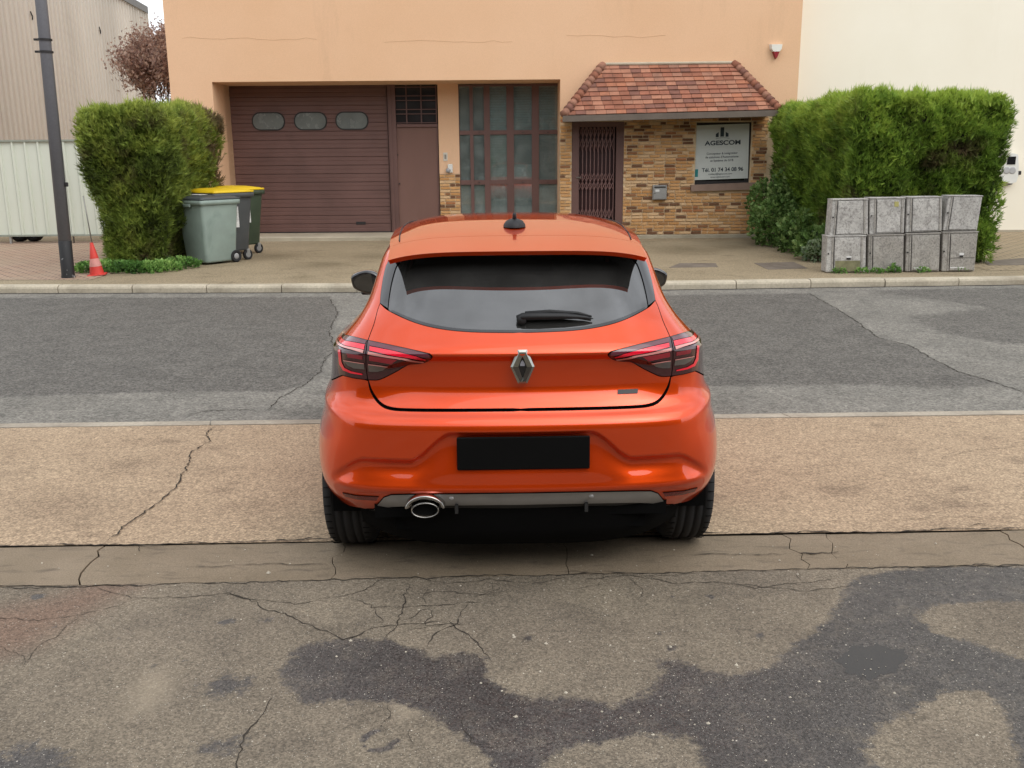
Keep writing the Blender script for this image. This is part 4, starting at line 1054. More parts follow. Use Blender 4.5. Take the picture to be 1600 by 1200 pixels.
for s in (-1, 1):
    b = MB(); A_ = [b.bm.verts.new((s * .60, .645 - .35 * math.cos(a), .315 + .35 * math.sin(a))) for a in np.linspace(-.15, math.pi + .15, 24)]; B_ = [b.bm.verts.new((s * .80, v.co.y, v.co.z)) for v in A_]
    for i in range(23): b.bm.faces.new((A_[i], A_[i + 1], B_[i + 1], B_[i]))
    b.build('wheel_liner', m_under, car)
# interior
b = MB(); b.box(-.60, .36, .55, .60, 3.0, .62); b.box(-.66, 2.35, .60, .66, 2.8, .93, .05); b.box(-.58, .42, .62, .58, .95, .97, .02); b.build('cabin_floor', m_int, car)
b = MB(); b.box(-.47, .72, 1.33, .47, 1.9, 1.345); b.build('headlining', m_int, car)
for y, hw_, xs_l in ((.98, .24, (-.38, 0, .38)), (1.95, .25, (-.36, .36))):
    for x in xs_l:
        b = MB(); b.box(x - hw_ * .75, y - .09, .62, x + hw_ * .75, y + .03, 1.06, .04, rot=Matrix.Rotation(rad(-10), 3, 'X')); se = b.build('seat', m_int, car, True)
        b = MB(); b.box(x - .125, y - .16, 1.08, x + .125, y - .07, 1.255 if x else 1.20, .035); b.build('headrest', m_int, se, True)
b = MB(); b.box(-.10, 2.02, 1.26, .10, 2.05, 1.315, .01); b.build('inside_mirror', m_blk, car)
b = MB(); b.lathe([(.17, -.01), (.185, 0), (.17, .01), (.16, 0)], 'y', 24, (-.36, 2.15, .92), close=True); b.build('steering_wheel', m_int, car, True)
# ================================================================== BUILDINGS
FY = atZ(1050, 372, PZ).y                        # front plane of the orange building
BY = FY + 1.05                                    # back plane of the recess
def XZ(px, py, y): p = atY(px, py, y); return p.x, p.z
def rectY(x0, y0, x1, y1, Y):
    y0, y1 = min(y0, y1), max(y0, y1); ym, xm = (y0 + y1) / 2, (x0 + x1) / 2
    return XZ(x0, ym, Y)[0], XZ(xm, y1, Y)[1], XZ(x1, ym, Y)[0], XZ(xm, y0, Y)[1]   # xa, zlow, xb, zhigh
k = NT('orange_render')
c = k.mix(k.mapr(k.noise(.5, 6, rough=.6), .3, .7), srgb('#e0b691'), srgb('#e6be9b'))
c = k.mix(k.mapr(k.noise(1.3, 6, rough=.7, stretch=(1, 1, .25)), .55, .8, 0, .45), c, srgb('#bf9a7a'))
c = k.mix(1.0, c, k.mapr(k.noise(70, 4, rough=.7), .3, .7, .94, 1.06), 'MULTIPLY')
k.col(c); k.rough(.92); k.b.inputs['Specular IOR Level'].default_value = .2; k.bump(k.noise(55, 4, rough=.7), .35, .006); m_or = k.m
k = NT('cream_render')
c = k.mix(k.mapr(k.noise(.4, 6, rough=.6), .3, .7), srgb('#f0e9d7'), srgb('#f6f0e0'))
c = k.mix(k.mapr(k.noise(1.6, 5, rough=.7, stretch=(1, 1, .2)), .6, .85, 0, .4), c, srgb('#e3dac4'))
k.col(c); k.rough(.92); k.b.inputs['Specular IOR Level'].default_value = .2; k.bump(k.noise(60, 4), .25, .005); m_cr = k.m
m_brown = simple('brown_metal', srgb('#6b4f49'), .5, var=.10, scale=1.5, dirt='#5c443f', spec=.4)
m_brown2 = simple('brown_panel', srgb('#75584f'), .6, var=.08, scale=1.2, dirt='#664b43', spec=.3, stretch=(1, 1, .4))
m_dark = simple('dark_void', (.012, .011, .011), .9, var=.1)
m_ledge = simple('pale_threshold', srgb('#aaa08c'), .85, var=.15, scale=2, dirt='#837963')
m_mort = simple('mortar', srgb('#d2ba97'), .95, var=.15, scale=6, fine=.1, bump=.4)

ob = empty('orange_building', (0, FY, 0), 0, 'orange rendered building with brown garage door, tall window and brick entrance bay', 'building')
ob_off = Vector((0, FY, 0))
def part(o, parent=ob, off=ob_off):
    o.location = o.location - off; return o
def bpart(mb, name, m, **kw): return part(mb.build(name, m, ob, **kw))
XL, ZT = XZ(259, 60, FY)[0], 8.5
XR = XZ(1250, 80, FY)[0]
gx0, gz0, gx1, gz1 = rectY(340, 360, 875, 126, FY)
bz1 = XZ(1040, 178, FY)[1]                         # top of the brick bay
b = MB(); b.box(XL, FY, gz1, XR, FY + .35, ZT); b.box(XL, FY, -.1, gx0, FY + .35, gz1 - .002 + .002)
b.box(gx1, FY, bz1, XR, FY + .35, gz1)
b.box(XL, FY + .35, -.1, XL + .3, FY + 14, ZT); b.box(XR - .3, FY + .35, -.1, XR, FY + 14, ZT)
b.box(gx0 - .3, FY + .35, -.1, gx0, BY + .2, gz1); b.box(gx1, FY + .35, -.1, gx1 + .2, BY + .2, gz1)
b.box(gx0, FY + .35, gz1, gx1, BY + .2, gz1 + .25)
bpart(b, 'rendered_wall', m_or)
b = MB(); b.box(XL, FY, ZT, XR, FY + 14, ZT + .2); bpart(b, 'roof', simple('flat_roof', (.1, .1, .1)))
b = MB(); b.box(gx0, FY - .04, PZ - .06, gx1, BY + .1, PZ + .075, .01); b.box(gx1 + .002, FY - .05, PZ - .06, XZ(1182, 370, FY)[0], FY + .05, PZ + .07, .01); bpart(b, 'threshold', m_ledge)
b = MB(); b.box(gx0, BY + .35, PZ, gx1, BY + .45, gz1 + .2); bpart(b, 'dark_interior', m_dark); b = MB(); b.box(XL + .01, FY + 13.7, -.1, XR - .01, FY + 13.95, ZT); bpart(b, 'rear_wall', m_or); b = MB(); b.box(gx1 + .3, FY + .45, PZ, XR - .4, FY + .5, 2.9); bpart(b, 'dark_interior', m_dark)
# inner pier
pa, pz0, pb, pz1 = rectY(685, 270, 717, 128, BY)
pbrz = XZ(700, 272, BY)[1]
b = MB(); b.box(pa, BY, pbrz, pb, BY + .3, gz1 + .1); bpart(b, 'pier', m_or); b = MB(); b.box(gx0, BY - .3, PZ, rectY(361, 300, 400, 200, BY)[0] - .0, BY + .3, gz1 - .001); bpart(b, 'pier', m_or)
b = MB(); b.box(pa, BY + .012, PZ + .07, pb, BY + .3, pbrz - .002); bpart(b, 'pier_base', m_mort)
# bricks
bc = ['#cb9c6a', '#c2915e', '#cfa474', '#a87d54', '#94694a', '#75543f', '#c09565', '#d3b189', '#a8724d']
m_bk = [simple('brick_tone_%d' % i, srgb(c_), .9, var=.16, scale=9, fine=.12, bump=.4, bscale=90, spec=.2) for i, c_ in enumerate(bc)]
def brick_mesh(w, h, mi):
    b = MB(); b.box(-w / 2, -.011, -h / 2, w / 2, .011, h / 2, .0035); me = bpy.data.meshes.new('brick'); b.bm.to_mesh(me); b.bm.free(); me.materials.append(m_bk[mi]); return me
_bmesh = {}
bw, bh, course = .198, .045, .0625
rb = random.Random(11)
bricks = []                                         # x, z, w, tone
def brick_area(xa, xb, za, zb, holes, Y, store):
    z = za + course / 2; row = 0
    while z < zb - bh / 2 + .002:
        x = xa + (0 if row % 2 else -(bw + .014) / 2)
        spans = []
        while x < xb:
            w = bw if rb.random() > .22 else bw * .5
            spans.append((x, x + w)); x += w + .019
        for s0, s1 in spans:
            s0, s1 = max(s0, xa), min(s1, xb); segs = [(s0, s1)]
            for hx0, hz0, hx1, hz1 in holes:
                if z + bh / 2 > hz0 and z - bh / 2 < hz1:
                    ns = []
                    for a, b_ in segs:
                        if b_ <= hx0 or a >= hx1: ns.append((a, b_)); continue
                        if a < hx0: ns.append((a, hx0 - .004))
                        if b_ > hx1: ns.append((hx1 + .004, b_))
                    segs = ns
            for a, b_ in segs:
                if b_ - a > .03:
                    t = (z - za) / (zb - za); dk = .30 if (math.sin(z * 9.0 + 1) > -.2) else .12
                    tone = rb.choice([3, 4, 5, 5, 8]) if rb.random() < dk else rb.choice([0, 0, 1, 2, 6, 7, 7])
                    store.append(((a + b_) / 2, Y, z, round(b_ - a, 3), tone))
        z += course; row += 1
door = rectY(893, 366, 974, 190, FY)
win = rectY(1087, 289, 1173, 191, FY)
brx1 = XZ(1195, 300, FY)[0]
holes = [(door[0], 0, door[2], door[3]), (win[0] - .02, win[1] - .0, win[2] + .02, win[3] + .02), (rectY(1079, 298, 1184, 287, FY)[0], rectY(1079, 299, 1184, 287, FY)[1], rectY(1079, 298, 1184, 287, FY)[2], rectY(1079, 298, 1184, 286, FY)[3])]
brick_area(gx1 + .004, brx1, PZ + .075, bz1 - .02, holes, FY - .004, bricks)
pier_b = []; brick_area(pa + .002, pb - .002, PZ + .08, pbrz - .01, [], BY + .004, pier_b)
# mortar backing with real openings
bwall = MB(); y0, y1 = FY + .006, FY + .25
xs0 = gx1 + .002
bwall.box(xs0, y0, -.05, door[0], y1, bz1 - .003); bwall.box(door[0], y0, door[3], door[2], y1, bz1 - .003); bwall.box(door[2], y0, -.05, win[0], y1, bz1 - .003)
bwall.box(win[0], y0, -.05, win[2], y1, win[1]); bwall.box(win[0], y0, win[3], win[2], y1, bz1 - .003); bwall.box(win[2], y0, -.05, XR - .003, y1, bz1 - .003)
brick_wall = bpart(bwall, 'brick_wall', m_mort)
bricks.sort(key=lambda t: (abs(t[0] - 2.6) > 3, -t[3]))
# largest bricks one by one, the rest joined
single = [t for t in bricks if t[3] > .19][:215] + []; ids = set(map(id, single)); rest = [t for t in bricks if id(t) not in ids]
sp_ = [t for t in pier_b if t[3] > .19][:60]; ids = set(map(id, sp_)); rest_p = [t for t in pier_b if id(t) not in ids]
def put_bricks(lst, rst, parent):
    for (x, y, z, w, tone) in lst:
        key = (w, tone)
        if key not in _bmesh: _bmesh[key] = brick_mesh(w, bh, tone)
        o = bpy.data.objects.new('brick', _bmesh[key]); link(o, parent); o.location = Vector((x, y + rb.uniform(-.002, .003), z))
    b = MB()
    for (x, y, z, w, tone) in rst: b.box(x - w / 2, y - .011 + rb.uniform(-.001, .002), z - bh / 2, x + w / 2, y + .011, z + bh / 2, mi=tone)
    if rst: o = b.build('brick', m_bk, parent); o['kind'] = 'stuff'
    return
for o_, l_, r_ in ((brick_wall, single, rest), (bpy.data.objects['pier_base'], sp_, rest_p)):
    put_bricks([(x, y, z, w, t) for x, y, z, w, t in l_], r_, o_)
# brick_wall was shifted by -FY: its own children live in world numbers, so undo nothing: parent chain adds +FY-FY = 0

# ---- garage door
gd = rectY(362, 364, 607, 132, BY)
gdo = bpart(MB().box(gd[0], BY + .10, PZ + .07, gd[2], BY + .14, gz1 - .002), 'garage_door', m_brown)
n = 17; z0, z1 = PZ + .085, gz1 - .05; h = (z1 - z0) / n
wz = XZ(480, 189, BY)[1]; wh = (XZ(480, 177, BY)[1] - XZ(480, 202, BY)[1])
for i in range(n):
    za = z0 + i * h
    b = MB(); pr = [(0, 0.004), (-.006, .012), (-.006, h * .46), (-.001, h * .5), (-.001, h * .54), (-.006, h * .58), (-.006, h - .012), (0, h - .004)]
    bm = b.bm; A = [bm.verts.new((gd[0] + .01, BY + .088 + y, za + z)) for y, z in pr]; B = [bm.verts.new((gd[2] - .01, BY + .088 + y, za + z)) for y, z in pr]
    for q in range(len(pr) - 1): bm.faces.new((A[q], B[q], B[q + 1], A[q + 1]))
    s = b.build('slat', m_brown, gdo)
m_wp = simple('frosted_pane', srgb('#6e7370'), .25, var=.15, scale=3, spec=.6)
def pill(cx, cz, w, h, y, t, name, m, parent):
    pts = []
    r = h * .46
    for sx, sz, a0 in ((1, 1, 0), (-1, 1, 90), (-1, -1, 180), (1, -1, 270)):
        for a in range(0, 91, 15): A = rad(a0 + a); pts.append((cx + sx * (w / 2 - r) + r * math.cos(A), y, cz + sz * (h / 2 - r) + r * math.sin(A)))
    return MB().quadbox(pts, (0, 1, 0), t).build(name, m, parent)
m_rub = simple('rubber_seal', (.018, .015, .015), .6)
for px in (418, 484, 549):
    cx = XZ(px, 189, BY)[0]; w = (XZ(px + 24, 189, BY)[0] - XZ(px - 24, 189, BY)[0])
    fr = pill(cx, wz, w + .05, wh + .05, BY + .068, .02, 'window', m_rub, gdo)
    pill(cx, wz, w, wh, BY + .062, .02, 'pane', m_wp, gdo)
hx, hz = XZ(563, 349, BY); MB().box(hx - .1, BY + .07, hz - .03, hx + .1, BY + .09, hz + .03).build('handle', m_rub, gdo)
b = MB(); b.box(gd[0], BY + .05, PZ + .075, gd[2], BY + .09, PZ + .095); b.build('bottom_seal', m_rub, gdo)
b = MB(); b.box(gd[0] - .035, BY + .02, PZ + .07, gd[0] - .001, BY + .1, gz1); bpart(b, 'door_frame', m_rub)
# ---- side door with barred fanlight
sd = rectY(608, 364, 685, 132, BY)
fl = rectY(611, 193, 681, 134, BY)
sdo = bpart(MB().box(sd[0] + .004, BY + .06, PZ + .07, sd[2], BY + .10, fl[1] - .03), 'side_door', m_brown2)
b = MB(); x1_ = XZ(622, 250, BY)[0]; b.box(sd[0] + .002, BY + .03, PZ + .07, x1_ - .02, BY + .058, gz1 - .002); b.box(sd[0] + .03, BY + .015, PZ + .07, sd[0] + .08, BY + .03, gz1 - .002); b.box(x1_ - .002, BY + .02, fl[1] - .07, sd[2], BY + .058, fl[1] - .01); b.box(sd[2] - .03, BY + .045, PZ + .07, sd[2] - .001, BY + .058, fl[1] - .08); bpart(b, 'side_door_frame', m_brown)
hx, hz = XZ(624, 287, BY); b = MB(); b.lathe([(0, -.02), (.015, -.02), (.015, .02), (0, .02)], 'y', 12, (hx, BY + .04, hz)); b.lathe([(0, -.02), (.012, -.02), (.012, .02), (0, .02)], 'y', 12, (hx - .02, BY + .04, XZ(620, 242, BY)[1])); b.build('door_lock', m_rub, sdo)
m_wired = simple('dark_glass', srgb('#2b2a2b'), .12, var=.2, scale=2, spec=.7)
fo = bpart(MB().box(fl[0], BY + .12, fl[1], fl[2], BY + .13, fl[3] + .05), 'fanlight', m_wired)
b = MB()
for t in (.0, .33, .66, 1): x = fl[0] + (fl[2] - fl[0]) * t; b.box(x - .012, BY + .095, fl[1], x + .012, BY + .115, fl[3] + .04)
for t in (.02, .26, .38, .62, .74, .97): z = fl[1] + (fl[3] - fl[1]) * t; b.box(fl[0], BY + .07, z - .008, fl[2], BY + .094, z + .008)
b.build('window_bars', m_brown, fo)
# ---- tall window wall
m_pane = glass_mat('window_glass', (.84, .90, .89), .38, 1.9, (.40, .46, .44))
wb = [717, 738, 765, 802, 841, 874]
cols = [(719, 735), (740, 757), (766, 792), (803, 831), (842, 871)]
rows = [(130, 203), (210, 280), (288, 345)]
wy = BY + .02
wo = empty('tall_window', (0, wy, 0)); wo.parent = ob; wo.location = Vector((0, wy, 0)) - ob_off
def wpart(mb, name, m): o = mb.build(name, m, wo); o.location = (0, -wy, 0); return o
zt, zb = gz1 - .01, PZ + .08
b = MB()
edges_ = [716, 719, 735, 740, 757, 766, 792, 803, 831, 842, 871, 876]
for i in range(0, 12, 2):
    xa, xb = XZ(edges_[i], 240, wy)[0], XZ(edges_[i + 1], 240, wy)[0]; b.box(xa, wy - (.03 if i > 1 else 0), zb, xb, wy + .06, zt)
wpart(b, 'mullions', m_brown)
tr = [(gz1 - .05, gz1 - .012), (XZ(800, 210, wy)[1], XZ(800, 203.5, wy)[1]), (XZ(800, 288, wy)[1], XZ(800, 281, wy)[1]), (PZ + .08, PZ + .2)]
for a, c_ in tr:
    b = MB()
    for xa, xb in cols: b.box(XZ(xa, 240, wy)[0] + .001, wy - .022, a, XZ(xb, 240, wy)[0] - .001, wy + .05, c_)
    wpart(b, 'transom', m_brown)
blinds = {0: [('#4d4a46', '#48453f', '#8f8a76')] , }
tones = [['#37322d', '#4a443c', '#8a7a5c'], ['#2c2a29', '#302d2a', '#6b705e'], ['#71807f', '#7f8a7e', '#93a291'], ['#5f6f6e', '#4e5755', '#a3b09e'], ['#647574', '#566160', '#a9b4a1']]
for ci, (xa, xb) in enumerate(cols):
    X0, X1 = XZ(xa, 240, wy)[0], XZ(xb, 240, wy)[0]
    for ri in range(3):
        Z1, Z0 = tr[ri][0], tr[ri + 1][1]
        wpart(MB().box(X0, wy + .015, Z0, X1, wy + .021, Z1), 'pane', m_pane)
        key = 'blind_%d_%d' % (ci, ri)
        kb = NT(key); c_ = tuple(min(.9, x * 3.0) for x in srgb(tones[ci][ri])); kb.col(kb.mix(kb.mapr(kb.noise(3, 5, stretch=(1, 1, 6 if ri == 0 else 1)), .3, .7), tuple(x * .8 for x in c_), tuple(x * 1.15 for x in c_))); kb.rough(.8)
        b = MB()
        if ri < 2 and ci > 1:
            nn_ = max(4, int((Z1 - Z0) / .05)); hh = (Z1 - Z0) / nn_
            for q in range(nn_): b.quadbox([(X0, wy + .03, Z0 + q * hh), (X1, wy + .03, Z0 + q * hh), (X1, wy + .055, Z0 + (q + .95) * hh), (X0, wy + .055, Z0 + (q + .95) * hh)], (0, 1, 0), .003)
        else: b.box(X0, wy + .06, Z0, X1, wy + .07, Z1)
        wpart(b, 'blind', kb.m)
# things seen standing inside behind the lower panes
xa, za = XZ(818, 258, wy + .08); b = MB().box(XZ(803, 268, wy)[0], wy + .0225, XZ(818, 279, wy)[1], XZ(831, 268, wy)[0], wy + .029, XZ(818, 257, wy)[1]); wpart(b, 'notice', simple('pale_notice', srgb('#c9dad6'), .6))
b = MB().box(XZ(768, 300, wy)[0], wy + .045, XZ(775, 345, wy)[1], XZ(775, 300, wy)[0] + .08, wy + .055, XZ(775, 305, wy)[1]); wpart(b, 'notice', simple('white_notice', srgb('#c5cfca'), .6))
bolts = MB()
for px in (749, 817, 856):
    for py in (207, 285): x, z = XZ(px, py, wy); bolts.lathe([(0, -.04), (.012, -.04), (.014, -.02)], 'y', 8, (x, wy, z))
wpart(bolts, 'frame_bolts', m_rub)

# ---- entrance grille
dfr = bpart(MB().box(door[0] + .001, FY + .01, PZ, door[0] + .14, FY + .12, door[3] - .001).box(door[2] - .15, FY + .01, PZ, door[2] - .001, FY + .12, door[3] - .001).box(door[0] + .14, FY + .012, door[3] - .10, door[2] - .15, FY + .118, door[3] - .002), 'entrance_frame', m_brown)
m_maroon = simple('maroon_door', srgb('#331112'), .45, var=.12, scale=2)
bpart(MB().box(door[0] + .14, FY + .2, PZ, door[2] - .15, FY + .24, door[3] - .1), 'entrance_door', m_maroon)
gr = empty('folding_grille', (0, FY, 0)); gr.parent = ob; gr.location = (0, 0, 0)
m_gr = simple('grille_brown', srgb('#7f5f5a'), .45, var=.12, scale=4, spec=.5)
ga, gb = door[0] + .145, door[2] - .19; zb_, zt_ = PZ + .05, door[3] - .11; nb = 9
zs = lambda py: XZ(933, py, FY)[1]
for i in range(nb + 1):
    x = ga + (gb - ga) * i / nb
    o = MB().box(x - .007, FY + .062, zb_, x + .007, FY + .074, zt_).build('grille_bar', m_gr, gr); o.location = (0, -FY, 0)
b = MB()
for i in range(nb):
    xa, xb = ga + (gb - ga) * i / nb, ga + (gb - ga) * (i + 1) / nb
    for (za, zc) in ((zs(214), zs(238)), (zs(222), zs(230)) if 0 else (zs(232), zs(214)), (zs(270), zs(284)), (zs(284), zs(270)), (zs(284), zs(297)), (zs(297), zs(284)), (zs(326), zs(342)), (zs(342), zs(326)), (zs(196), zs(214)), (zs(214), zs(196))):
        xm = (xa + xb) / 2; lo_, hi_ = min(za, zc), max(za, zc); mid = (lo_ + hi_) / 2; yy = FY + (.055 if za < zc else .078)
        b.tube([(xa, yy, lo_ if za < zc else hi_), (xb, yy, hi_ if za < zc else lo_)], .008, 4)
o = b.build('grille_lattice', m_gr, gr); o['kind'] = 'stuff'; o.location = (0, -FY, 0)
hx, hz = XZ(902, 280, FY); o = MB().box(hx - .03, FY + .03, hz - .12, hx + .03, FY + .05, hz + .1, .005).box(hx - .02, FY - .01, hz + .02, hx + .08, FY + .005, hz + .045).build('grille_lock', simple('lock_steel', srgb('#8f8780'), .3, metal=.8), gr); o.location = (0, -FY, 0)

# ---- canopy of clay tiles
cpm = [simple('tile_tone_%d' % i, srgb(c_), .85, var=.15, scale=7, fine=.12, dirt='#5c463c', dirtlo=.55, dirthi=.85, bump=.3) for i, c_ in enumerate(['#955f4a', '#a0684e', '#8b5843', '#976b57', '#7a5245', '#a3715a'])]
cy0 = FY - .78
el, er = atY(884, 181, cy0), atY(1214, 172, cy0); tl, trr = atY(942, 102, FY - .01), atY(1147, 99.5, FY - .01)
can = empty('canopy_roof', (0, FY, 0)); can.parent = ob; can.location = (0, 0, 0)
def cpart(mb, name, m, **k_): o = mb.build(name, m, can, **k_); o.location = (0, -FY, 0); return o
nrm = (er - el).cross(tl - el).normalized(); nrm = nrm if nrm.z > 0 else -nrm
b = MB(); b.quadbox([el, er, trr, tl], -nrm, .03); cpart(b, 'roof_deck', m_dark)
nrow = 11
def cp(u, v): a = el.lerp(er, u); b_ = tl.lerp(trr, u); return a.lerp(b_, v)
slope = (tl - el); 
rt = random.Random(3); ntile = 0; tile_rest = MB()
for r in range(nrow):
    v0, v1 = r / nrow, min((r + 1.25) / nrow, 1.0); A, B = cp(0, v0), cp(1, v0); A1, B1 = cp(0, v1), cp(1, v1)
    Lx = (B.x - A.x); tw = .19; off = tw * (.5 if r % 2 else 0); x = A.x - off
    dirx = (B - A).normalized(); 
    while x < B.x:
        x0, x1 = max(x + .003, A.x), min(x + tw - .003, B.x)
        if x1 - x0 > .02:
            def pt(xx, v, row=(A, B, A1, B1)):
                t = (xx - A.x) / Lx; lo_ = A.lerp(B, t); sv = tl - el; 
                up_ = Vector((0, trr.y - er.y, ((tl.z - el.z) * (1 - t) + (trr.z - er.z) * t))); return lo_ + up_ * v
            vv = v1 - v0
            xt0, xt1 = x0, x1
            # clip the top corners to the hips
            xl = A.x + (A1.x - A.x); xr = B.x + (B1.x - B.x)
            p = [pt(x0, 0), pt(x1, 0), pt(max(min(x1, xr), x0 + .01) if x1 > xr else max(x1, min(xl, x1)), vv), pt(max(x0, min(xl, x1 - .005)) if x0 < xl else min(x0, xr - .0), vv)]
            if p[3].x > p[2].x - .004: p[3].x = p[2].x - .004
            lift = .030 + rt.uniform(-.004, .004); dz = rt.uniform(-.003, .003)
            th = .014
            tb = MB(); q = [p[0] + nrm * lift, p[1] + nrm * (lift + dz), p[2] + nrm * .006, p[3] + nrm * .006]
            tb.quadbox(q, -nrm, th); cpart(tb, 'tile', rt.choice(cpm)); ntile += 1
        x += tw
# hip and ridge tiles
def hip(a, b_, n):
    for i in range(n):
        p, q = a.lerp(b_, i / n), a.lerp(b_, (i + 1.15) / n); tb = MB(); tb.tube([p + nrm * .012, q + nrm * .002], [.085, .068], 12); cpart(tb, 'hip_tile', rt.choice([cpm[3], cpm[4], cpm[2]]), smooth=True)
hip(el + Vector((-.04, 0, .01)), tl, 11); hip(er + Vector((.04, 0, .01)), trr, 12)
b = MB(); b.tube([tl + Vector((0, -.01, .02)), trr + Vector((0, -.01, .02))], .03, 8); cpart(b, 'ridge_flashing', simple('mortar_fillet', srgb('#b5a893'), .9))
m_gut2 = simple('canopy_gutter', srgb('#655a50'), .6, var=.12, scale=4)
b = MB(); d_ = Vector((0, -.06, 0)); b.quadbox([el + Vector((-.06, -.07, -.11)), er + Vector((.05, -.07, -.11)), er + Vector((.05, -.07, -.0)), el + Vector((-.06, -.07, -.0))], (0, 1, 0), .09); cpart(b, 'fascia', m_gut2)
b = MB(); b.quadbox([el + Vector((-.02, .03, -.10)), er + Vector((0, .03, -.10)), Vector((er.x, FY - .02, er.z - .09)), Vector((el.x, FY - .02, el.z - .09))], (0, 0, 1), .02); cpart(b, 'soffit', m_dark)
# side cheeks under the hips
for (e_, t_) in ((el, tl), (er, trr)):
    b = MB(); f_ = Vector((t_.x, FY - .012, t_.z - .06)); g_ = Vector((e_.x + (.02 if e_ is el else -.02), FY - .012, e_.z - .08))
    bm = b.bm; vs_ = [bm.verts.new(p) for p in (e_ + Vector((0, .03, -.03)), f_, g_)]; bm.faces.new(vs_); cpart(b, 'roof_cheek', cpm[4])
# window with the sign
wf = empty('sign_window', (0, FY, 0)); wf.parent = ob; wf.location = (0, 0, 0)
def sp2(mb, name, m): o = mb.build(name, m, wf); o.location = (0, -FY, 0); return o
b = MB(); t_ = .05
b.box(win[0], FY + .06, win[1], win[0] + t_, FY + .14, win[3]); b.box(win[2] - t_ - .03, FY + .06, win[1], win[2], FY + .14, win[3]); b.box(win[0] + t_, FY + .062, win[3] - .06, win[2] - t_ - .03, FY + .138, win[3] - .001); b.box(win[0] + t_, FY + .062, win[1] + .001, win[2] - t_ - .03, FY + .138, win[1] + .08)
sp2(b, 'frame', m_rub)
sl = rectY(1080, 298, 1184, 288, FY); b = MB(); b.quadbox([atY(1080, 299, FY - .07), atY(1184, 296, FY - .07), atY(1184, 285, FY - .07), atY(1080, 289, FY - .07)], (0, 1, 0), .17); sp2(b, 'sill', simple('sill_brown', srgb('#8d7668'), .8, var=.12, scale=5))
sp2(MB().box(win[0] + t_, FY + .115, win[1] + .08, win[2] - t_ - .03, FY + .122, win[3] - .06), 'pane', m_wired)

# ---- white building
WY = atZ(1570, 363, PZ).y
wbg = empty('cream_building', (0, WY, 0), 0, 'cream rendered blank wall of the neighbouring building on the right', 'building')
b = MB(); b.box(XR + .004, WY, -.1, 24, WY + 12, 8.6); o = b.build('rendered_wall', m_cr, wbg); o.location = (0, -WY, 0)
b = MB(); b.box(XR + .004, WY - .015, -.1, 24, WY - .001, PZ + .05); o = b.build('plinth', m_ledge, wbg); o.location = (0, -WY, 0)
# ================================================================== LEFT: metal hall, panel gate
m_cor = simple('beige_sheet', srgb('#cdc5b9'), .6, var=.06, scale=.6, dirt='#aaa296', spec=.35, stretch=(1, 1, .15))
A_, B_ = Vector((-12.6, 21.3, 0)), Vector((-14.6, 41.0, 0))
hall = empty('metal_hall', A_, 0, 'tall beige corrugated metal hall wall receding behind the gate on the left', 'building')
dirw = (B_ - A_); Lw = dirw.length; dirw.normalize(); nw = Vector((dirw.y, -dirw.x, 0)); pitch = .345
V = []; Fc = []; prof = []
s_ = 0
while s_ < Lw: prof += [(s_, 0), (s_ + pitch * .50, 0), (s_ + pitch * .60, .055), (s_ + pitch * .90, .055)]; s_ += pitch
HT = 7.45
for s_, d_ in prof:
    p = dirw * s_ + nw * d_; V += [(p.x, p.y, 0), (p.x, p.y, HT)]
for i in range(len(prof) - 1): Fc.append((2 * i, 2 * i + 2, 2 * i + 3, 2 * i + 1))
pydata('wall_cladding', V, Fc, m_cor, hall)
b = MB(); e0, e1 = dirw * -.02 + nw * -.0, dirw * Lw - nw * .1
b.quadbox([e0 + Vector((0, 0, HT)), e1 + Vector((0, 0, HT)), e1 - nw * 12 + Vector((0, 0, HT)), e0 - nw * 12 + Vector((0, 0, HT))], (0, 0, 1), .1)
b.quadbox([e0 + nw * .18 + Vector((0, 0, HT - .12)), e1 + nw * .18 + Vector((0, 0, HT - .12)), e1 + nw * .18 + Vector((0, 0, HT + .14)), e0 + nw * .18 + Vector((0, 0, HT + .14))], nw, .03)
b.build('roof', simple('hall_roof', srgb('#6f6c68'), .6), hall)
b = MB(); b.quadbox([e1, e1 - nw * 12, e1 - nw * 12 + Vector((0, 0, HT)), e1 + Vector((0, 0, HT))], dirw, .1); b.quadbox([e0, e0 - nw * 12, e0 - nw * 12 + Vector((0, 0, HT)), e0 + Vector((0, 0, HT))], dirw, .05); b.build('end_wall', m_cor, hall)
b = MB(); p = (A_ + dirw * 2.2) + nw * .06
for px, py in ((44, 18), (152, 42)):
    v = ray(px, py); o0 = Vector((0, 0, CAM_H)); dv_ = Vector(v); t = (A_ - o0).dot(nw) / dv_.dot(nw); q = o0 + dv_ * t + nw * .06 - A_
    b.tube([q, q + dirw * .05 + Vector((0, 0, -.05)), q + dirw * .12 + Vector((0, 0, -.11)), q + dirw * .09 + Vector((0, 0, -.2))], .018, 5)
b.build('torn_cable', m_rub, hall)

